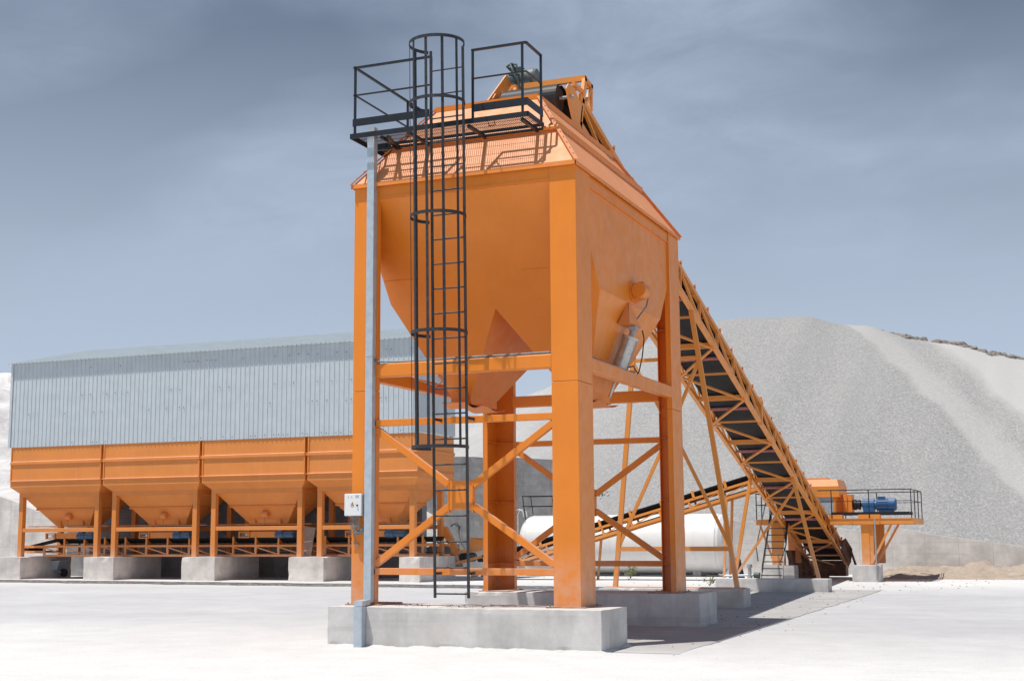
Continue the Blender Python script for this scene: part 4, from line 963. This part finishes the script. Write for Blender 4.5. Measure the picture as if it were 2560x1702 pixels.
wall('retaining_wall', [(-19.5,5.0),(-14.6,4.77),(-12.5,4.6),(-12.1,4.55)], 34.6, 35.1, 'wall_dark', 'tall dark grey concrete wall behind the white tank\'s left end', 2)
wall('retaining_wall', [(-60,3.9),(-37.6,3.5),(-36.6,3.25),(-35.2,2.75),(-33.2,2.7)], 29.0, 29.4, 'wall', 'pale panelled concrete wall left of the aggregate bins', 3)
wall('retaining_wall', [(-33.15,5.1),(-16.4,5.1)], 28.6, 29.0, 'wall_dark', 'concrete wall, darkened as shade, behind the aggregate bin hoppers', 4)  # shade under the shed is put into this wall's dark colour

# ------------------------------------------------------------------ gravel pile, hill, dirt
def field(nm, x0, x1, y0, y1, step, f, mat, org):
    nx, ny = int((x1-x0)/step), int((y1-y0)/step); V = []; F = []
    for j in range(ny+1):
        for i in range(nx+1):
            x = x0+(x1-x0)*i/nx; y = y0+(y1-y0)*j/ny; V.append((x-org[0], y-org[1], f(x, y)-org[2]))
    for j in range(ny):
        for i in range(nx):
            a = j*(nx+1)+i; F.append((a, a+1, a+nx+2, a+nx+1))
    me = bpy.data.meshes.new(nm); me.from_pydata(V, [], F); me.polygons.foreach_set('use_smooth', [True]*len(F)); me.materials.append(mat)
    o = bpy.data.objects.new(nm, me); COL.objects.link(o); o.location = org; return o
CREST = [(-60,3.5),(-40,6.2),(-29,8.6),(-24,10.2),(-16.4,13.0),(-14.6,13.4),(-12.6,13.95),(-11.05,14.05),(-9,14.05),(-6.75,13.85),(-5.3,13.45),(-3.6,13.15),(-2.2,12.6),(1.04,11.8),(4.5,10.8),(12,9.9),(30,9.5),(60,9)]
def crest(x):
    for (a, za), (b_, zb_) in zip(CREST[:-1], CREST[1:]):
        if a <= x <= b_: return za+(zb_-za)*(x-a)/(b_-a)
    return CREST[0][1] if x < 0 else CREST[-1][1]
def pile(x, y):
    if y < 36.4 and (x > -6.4 or x < -11.9): return -.15
    c = crest(x)+.12*noise.noise((x*.5, 3, 0))+.08*noise.noise((x*1.6, 9, 0)); d = 60-y
    rill = .16*noise.noise((x*.3+y*.1, y*.03, 1))+.03*noise.noise((x*1.1+y*.3, y*.1, 4))
    if d > 0:
        q = d*.565; z = c-(q-.9*(1-math.exp(-q/.9)))+rill*min(1, d/5)
    else: z = c+d*.25*(1 if d > -6 else 1)
    # second cone of older, paler stone on the right
    z2 = 10.4+.04*(x-9)-.56*abs(y-63)+.25*noise.noise((x*.22, y*.22, 8)) if x > 0 else -5
    z = max(z, z2)
    base = -.1
    if x > -6.4: base = .75*max(.55, 1.75-.16*max(0, x-0))+.02*(y-36)
    return max(z, base)
gp = field('gravel_pile', -60, 45, 34.32, 70, .42, pile, M['gravel'], (-5,52,0)); tag(gp, 'huge grey crushed gravel pile rising behind the conveyor and low wall', 'gravel pile')
def crust(x, y): return 0
m = MB(); random.seed(21)
rocks = MB()
def rock(m, c, r, sq=.7):
    b0 = len(m.v); n1, n2 = 5, 7; sd = random.uniform(0, 99)
    ring = []
    for i in range(n1+1):
        ph = math.pi*i/n1; row = []
        for k in range(n2):
            th = 2*math.pi*k/n2; d = Vector((math.sin(ph)*math.cos(th), math.sin(ph)*math.sin(th), math.cos(ph)*sq)); rr = r*(1+.45*noise.noise(d*1.7+Vector((sd, 0, 0)))); m.v.append(Vector(c)+d*rr); row.append(len(m.v)-1)
        ring.append(row)
    for i in range(n1):
        for k in range(n2): m.face((ring[i][k], ring[i+1][k], ring[i+1][(k+1) % n2], ring[i][(k+1) % n2]))
for k in range(300):
    x = random.choice([random.gauss(-1.4,.45), random.gauss(1.2,.6), random.gauss(3.3,1.0), random.gauss(5.2,1.2), random.uniform(-.2,12)]); y = 59.75+random.gauss(0,.28); q = random.uniform(.06,.32); rock(rocks, (x,y,pile(x,y)-q*random.uniform(.0,.45)), q, random.uniform(.4,.8))
tag(rocks.build('rock_crust', M['rockc'], None, (3,59.5,10)), 'broken dark crust of rocks along the gravel pile\'s right crest', 'rocks', None, 'stuff')
def hill(x, y):
    d = math.hypot((x+118)/36, (y-96)/26); z = 21.5*max(0, 1-d*d*.55)
    n = noise.fractal((x*.06, y*.06, 2), .8, 2.1, 6)
    return max(-1, z+3.2*n*min(1, z/6))
hl = field('quarry_hill', -150, -48, 58, 140, 1.0, hill, M['hill'], (-95,95,0)); tag(hl, None, None, None, 'structure')
DM = [(1.0,33.3,.30,.9),(2.0,33.6,.28,.9),(3.35,33.4,.56,.9),(4.9,33.8,.42,1.1),(.2,33.8,.26,.9),(6.3,33.6,.4,1.0),(8.0,33.8,.4,1.2),(9.9,34,.4,1.2)]
def dirt(x, y):
    z = max([h*math.exp(-(((x-a)/w)**2+((y-b_)/1.15)**2)) for a, b_, h, w in DM])
    if x > .4: z = max(z, .30*min(1, max(0, (y-30.6)/3)))
    z *= min(1, max(0, (x+.6)/.8))
    return z+(.13*noise.fractal((x*1.9, y*1.9, 5), .8, 2.1, 6) if z > .03 else 0)-.02
dh = field('dirt_heap', -1.2, 13, 30.2, 35.95, .11, dirt, M['dirt'], (5,33,0)); tag(dh, 'low brown dirt heap spread along the foot of the right wall', 'dirt heap')
tag(field('earth_bank', -75, -17.6, 29.42, 60, 1.2, lambda x, y: min(2.5+.12*(y-29.4), 5)*min(1, max(0, (-16.5-x)/3))+.3*noise.noise((x*.3,y*.3,0)), M['hill'], (-45,45,0)), None, None, None, 'structure')

# ------------------------------------------------------------------ small things
wb = thing('wheelbarrow', (-32.2,26.6,0), 'old grey wheelbarrow parked in shade under the leftmost bin', 'wheelbarrow')
m = MB(); q0 = [(-32.35,26.4),(-31.75,26.4),(-31.75,26.8),(-32.35,26.8)]; q1 = [(-32.5,26.25),(-31.5,26.25),(-31.5,26.95),(-32.5,26.95)]
for k in range(4): j = (k+1) % 4; m.poly([(*q0[k],.3),(*q0[j],.3),(*q1[j],.62 if j in (0,3) else .7),(*q1[k],.62 if k in (0,3) else .7)])
m.poly([(*p,.3) for p in q0][::-1]); m.build('tray', M['galv'], wb)
m = MB()
for y in (26.3,26.9): m.path([(-33.1,y,.62),(-32.5,y,.5),(-31.6,26.6+(y-26.6)*.3,.22)],.02); m.path([(-32.5,y,.5),(-32.45,y,.02),(-32.1,y,.3)],.018)
m.build('frame', M['steel'], wb)
m = MB(); m.lathe((-31.55,26.55,.2),(0,1,0),[(0,.09),(.01,.16),(.08,.16),(.09,.09)],20); m.build('wheel', M['rubber'], wb)
m = MB(); m.hexa([(-33.3,25.2,.0),(-32.9,25.2,.0),(-32.9,25.23,.0),(-33.3,25.23,.0),(-33.42,26.0,.83),(-32.98,26.0,.83),(-32.98,26.03,.83),(-33.42,26.03,.83)]); tag(m.build('wooden_board', M['ply'], None, (-33.1,25.5,0)), 'pale board leaning under the leftmost bin beside the wheelbarrow', 'board')
m = MB(); m.hexa([(-19.72,25.2,.87),(-19.25,25.2,.87),(-19.25,25.23,.87),(-19.72,25.23,.87),(-19.74,25.55,1.98),(-19.27,25.55,1.90),(-19.27,25.58,1.90),(-19.74,25.58,1.98)])
bd = m.build('wooden_board', M['ply'], None, (-19.5,25.4,.87)); tag(bd, 'brown board leaning upright on the pier between the last two bins', 'board')
m = MB(); m.beam((-19.70,25.30,1.38),(-19.27,25.30,1.42),.02,.025); m.build('strap', M['white'], bd)
pu = thing('water_pump', (-3.5,27,0), 'small dark pump with pipes on the ground left of the platform ladder', 'pump')
m = MB(); m.lathe((-3.55,27,.12),(0,0,1),[(0,.09),(.1,.09),(.1,.06),(.35,.06),(.36,.09),(.46,.09),(.48,.03)],16); m.build('valve', M['grey'], pu)
m = MB(); m.lathe((-3.42,27,.22),(1,0,0),[(0,.07),(.03,.1),(.2,.1),(.22,.06)],16); m.box(-3.45,-3.2,26.9,27.1,.02,.13); m.build('pump_body', M['motor_dark'], pu)
m = MB(); m.tube((-4.4,27,.2),(-3.2,27,.24),.035,10); m.build('pipe', M['galv'], pu)
m = MB(); m.plate([(-4.05,27.4,.05),(-3.8,27.4,.05),(-3.95,27.4,.75),(-4.12,27.4,.65)],.05,(0,1,0)); tag(m.build('rubber_flap', M['rubber'], None, (-3.95,27.4,0)), 'dark rubber offcut propped up beside the tank\'s right end', 'rubber sheet')
m = MB()
for x in (-2.9,-2.62): m.beam((x+.3,30.2,.02),(x,30.2,.98),.04,.05,(0,1,0))

def weed(nm, c, r, h, n, mat, label, cat='weed', twig=8):
    o = thing(nm, c, label, cat); c = Vector(c); m = MB(); tips = []
    for k in range(twig):
        a = random.uniform(0, 2*math.pi); e = c+Vector((math.cos(a)*r*random.uniform(.2,.9), math.sin(a)*r*random.uniform(.2,.9), h*random.uniform(.5,1))); mid = c.lerp(e,.5)+Vector((random.uniform(-.1,.1)*r,0,h*.08)); m.path([c,mid,e],.006+.004*h,4); tips += [mid,e,c.lerp(e,.75)]
    m.build('stem', M['bark'], o); m = MB()
    for k in range(n):
        t = random.choice(tips)+Vector((random.gauss(0,r*.16),random.gauss(0,r*.16),random.gauss(0,h*.1))); s = random.uniform(.025,.05)*(.6+h); u = Vector((random.gauss(0,1),random.gauss(0,1),random.gauss(0,1))).normalized(); v = u.orthogonal().normalized(); m.poly([t-u*s,t+v*s*.45,t+u*s,t-v*s*.45])
    m.build('foliage', M[mat], o)
random.seed(31)
weed('weed', (-8.5,29.6,0), .42, .42, 170, 'leaf', 'leafy green weed growing in front of the white tank')
weed('weed', (-4.05,23.5,0), .26, .3, 70, 'leaf', 'small green weed beside the footing right of the rear silo column')
weed('shrub', (-12.4,40,1.3), .9, 2.1, 150, 'leaf2', 'bare scraggly shrub growing on the gravel above the white tank', 'shrub', 16)
random.seed(41); st = MB()
def peb(x, y, r): r *= .55; rock(st, (x, y, (.015 if -6.2 < x < 1.45 and -2.4 < y < 21 else 0)+r*.3), r, .6)
for k in range(330):
    t = random.random()
    if t < .45: peb(random.uniform(-.4,1.5), random.uniform(5.5,21), random.choice([.012,.018,.025,.04]))
    elif t < .6: peb(random.gauss(1.5,.25), random.uniform(-1,20), random.choice([.012,.02,.03]))
    elif t < .85: peb(random.uniform(-1,4), random.uniform(20,30.5), random.choice([.02,.03,.05]))
    else: peb(random.uniform(-16,-4), random.uniform(21,31), random.choice([.03,.05]))
tag(st.build('loose_stones', M['stone'], None, (0,12,0)), 'loose stones scattered over the dusty concrete apron', 'stones', None, 'stuff')
rub = MB(); random.seed(43)
for k in range(60): r = random.uniform(.004,.014); rock(rub, (random.uniform(-3.1,-1.0)+random.gauss(0,.2),random.uniform(-.3,.5),ZB0+r*.35), r, .6)
tag(rub.build('spilled_gravel', M['stone'], None, (-2,0,ZB0)), 'crumbs of gravel spilled on top of the front silo footing', 'gravel', None, 'stuff')

# ------------------------------------------------------------------ light and sky
S = Vector((-1.45,-1.9,7.03)).normalized()
el = math.asin(S.z); az = math.atan2(S.x, S.y)
sun = bpy.data.lights.new('sun', 'SUN'); sun.energy = 4.65; sun.angle = R(.53); sun.color = (1, .955, .89)
so = bpy.data.objects.new('sun', sun); COL.objects.link(so); so.rotation_euler = S.to_track_quat('Z', 'Y').to_euler(); so.location = (-10,-20,40)
w = bpy.data.worlds.new('World'); scene.world = w; w.use_nodes = True; nt = w.node_tree; nt.nodes.clear()
def wn(k, **kw):
    x = nt.nodes.new(k)
    for a, v in kw.items(): setattr(x, a, v)
    return x
sky = wn('ShaderNodeTexSky'); sky.sky_type = 'NISHITA'; sky.sun_disc = False; sky.sun_elevation = el; sky.sun_rotation = az; sky.altitude = 900; sky.air_density = 1.0; sky.dust_density = .8; sky.ozone_density = 1.0
hs = wn('ShaderNodeHueSaturation'); hs.inputs['Saturation'].default_value = 1.0; hs.inputs['Value'].default_value = .50; tint = wn('ShaderNodeMix', data_type='RGBA', blend_type='MULTIPLY'); tint.inputs[0].default_value = 1; nt.links.new(sky.outputs[0], tint.inputs[6]); tint.inputs[7].default_value = (.56,.88,1.14,1); nt.links.new(tint.outputs[2], hs.inputs['Color'])
tc = wn('ShaderNodeTexCoord'); sx = wn('ShaderNodeSeparateXYZ'); nt.links.new(tc.outputs['Generated'], sx.inputs[0])
def wm(op, a, b_=None, c_=None):
    x = wn('ShaderNodeMath', operation=op)
    for v, i in ((a,0),(b_,1),(c_,2)):
        if v is None: continue
        if hasattr(v, 'is_linked'): nt.links.new(v, x.inputs[i])
        else: x.inputs[i].default_value = v
    return x.outputs[0]
zz = wm('MAXIMUM', wm('ADD', sx.outputs[2], .32), .05)
cb = wn('ShaderNodeCombineXYZ'); nt.links.new(wm('DIVIDE', sx.outputs[0], zz), cb.inputs[0]); nt.links.new(wm('DIVIDE', sx.outputs[1], zz), cb.inputs[1])
mpn = wn('ShaderNodeMapping'); mpn.inputs['Rotation'].default_value = (0,0,R(-30)); mpn.inputs['Scale'].default_value = (.8,1.0,1); mpn.inputs['Location'].default_value = (6.2,5.5,0); nt.links.new(cb.outputs[0], mpn.inputs[0])
def wnoise(sc, det, ro, di):
    x = wn('ShaderNodeTexNoise'); x.inputs['Scale'].default_value = sc; x.inputs['Detail'].default_value = det; x.inputs['Roughness'].default_value = ro; x.inputs['Distortion'].default_value = di; nt.links.new(mpn.outputs[0], x.inputs['Vector']); return x.outputs['Fac']
def wrng(v, a, b_, c_=0., d_=1.):
    x = wn('ShaderNodeMapRange'); x.inputs[1].default_value = a; x.inputs[2].default_value = b_; x.inputs[3].default_value = c_; x.inputs[4].default_value = d_; nt.links.new(v, x.inputs[0]); return x.outputs[0]
STR = .06
haze = wm('POWER', wrng(sx.outputs[2], .03, .46, 1., 0.), .95)
hz = wn('ShaderNodeMix', data_type='RGBA'); nt.links.new(wm('MULTIPLY', haze, .95), hz.inputs[0]); nt.links.new(hs.outputs[0], hz.inputs[6]); hz.inputs[7].default_value = (.615/STR,.705/STR,.845/STR,1)
cl = wm('MULTIPLY', wrng(wnoise(1.5, 4, .5, .3), .41, .60, .03, 1.), wrng(wnoise(7.5, 10, .64, .7), .30, .70, .45, 1.))
cl = wm('MULTIPLY', wm('MULTIPLY', cl, .85), wrng(sx.outputs[2], .0, .2))
mixc = wn('ShaderNodeMix', data_type='RGBA'); nt.links.new(cl, mixc.inputs[0]); nt.links.new(hz.outputs[2], mixc.inputs[6]); mixc.inputs[7].default_value = (.44/STR,.53/STR,.675/STR,1)
bg = wn('ShaderNodeBackground'); bg.inputs['Strength'].default_value = STR; nt.links.new(mixc.outputs[2], bg.inputs[0])
wo = wn('ShaderNodeOutputWorld'); nt.links.new(bg.outputs[0], wo.inputs[0])

# ------------------------------------------------------------------ camera
F, CXX, CYY, YAW, PIT, ROL = 3406.88, 6.4878, -18.4548, .3866, .1415, -.0066
f = Vector((-math.sin(YAW)*math.cos(PIT), math.cos(YAW)*math.cos(PIT), math.sin(PIT)))
r = Vector((math.cos(YAW), math.sin(YAW), 0)); u = r.cross(f)
r2 = r*math.cos(ROL)+u*math.sin(ROL); u2 = -r*math.sin(ROL)+u*math.cos(ROL)
cam = bpy.data.cameras.new('camera'); cam.sensor_width = 36; cam.lens = 36*F/2560; cam.clip_end = 2000; cam.clip_start = .1
co = bpy.data.objects.new('camera', cam); COL.objects.link(co)
co.matrix_world = Matrix(((r2.x,u2.x,-f.x,CXX),(r2.y,u2.y,-f.y,CYY),(r2.z,u2.z,-f.z,1.6),(0,0,0,1)))
scene.camera = co
vs = scene.view_settings; vs.view_transform = 'Standard'; vs.look = 'None'; vs.gamma = 1; vs.exposure = 0
scene.cycles.max_bounces = 8; scene.cycles.diffuse_bounces = 4
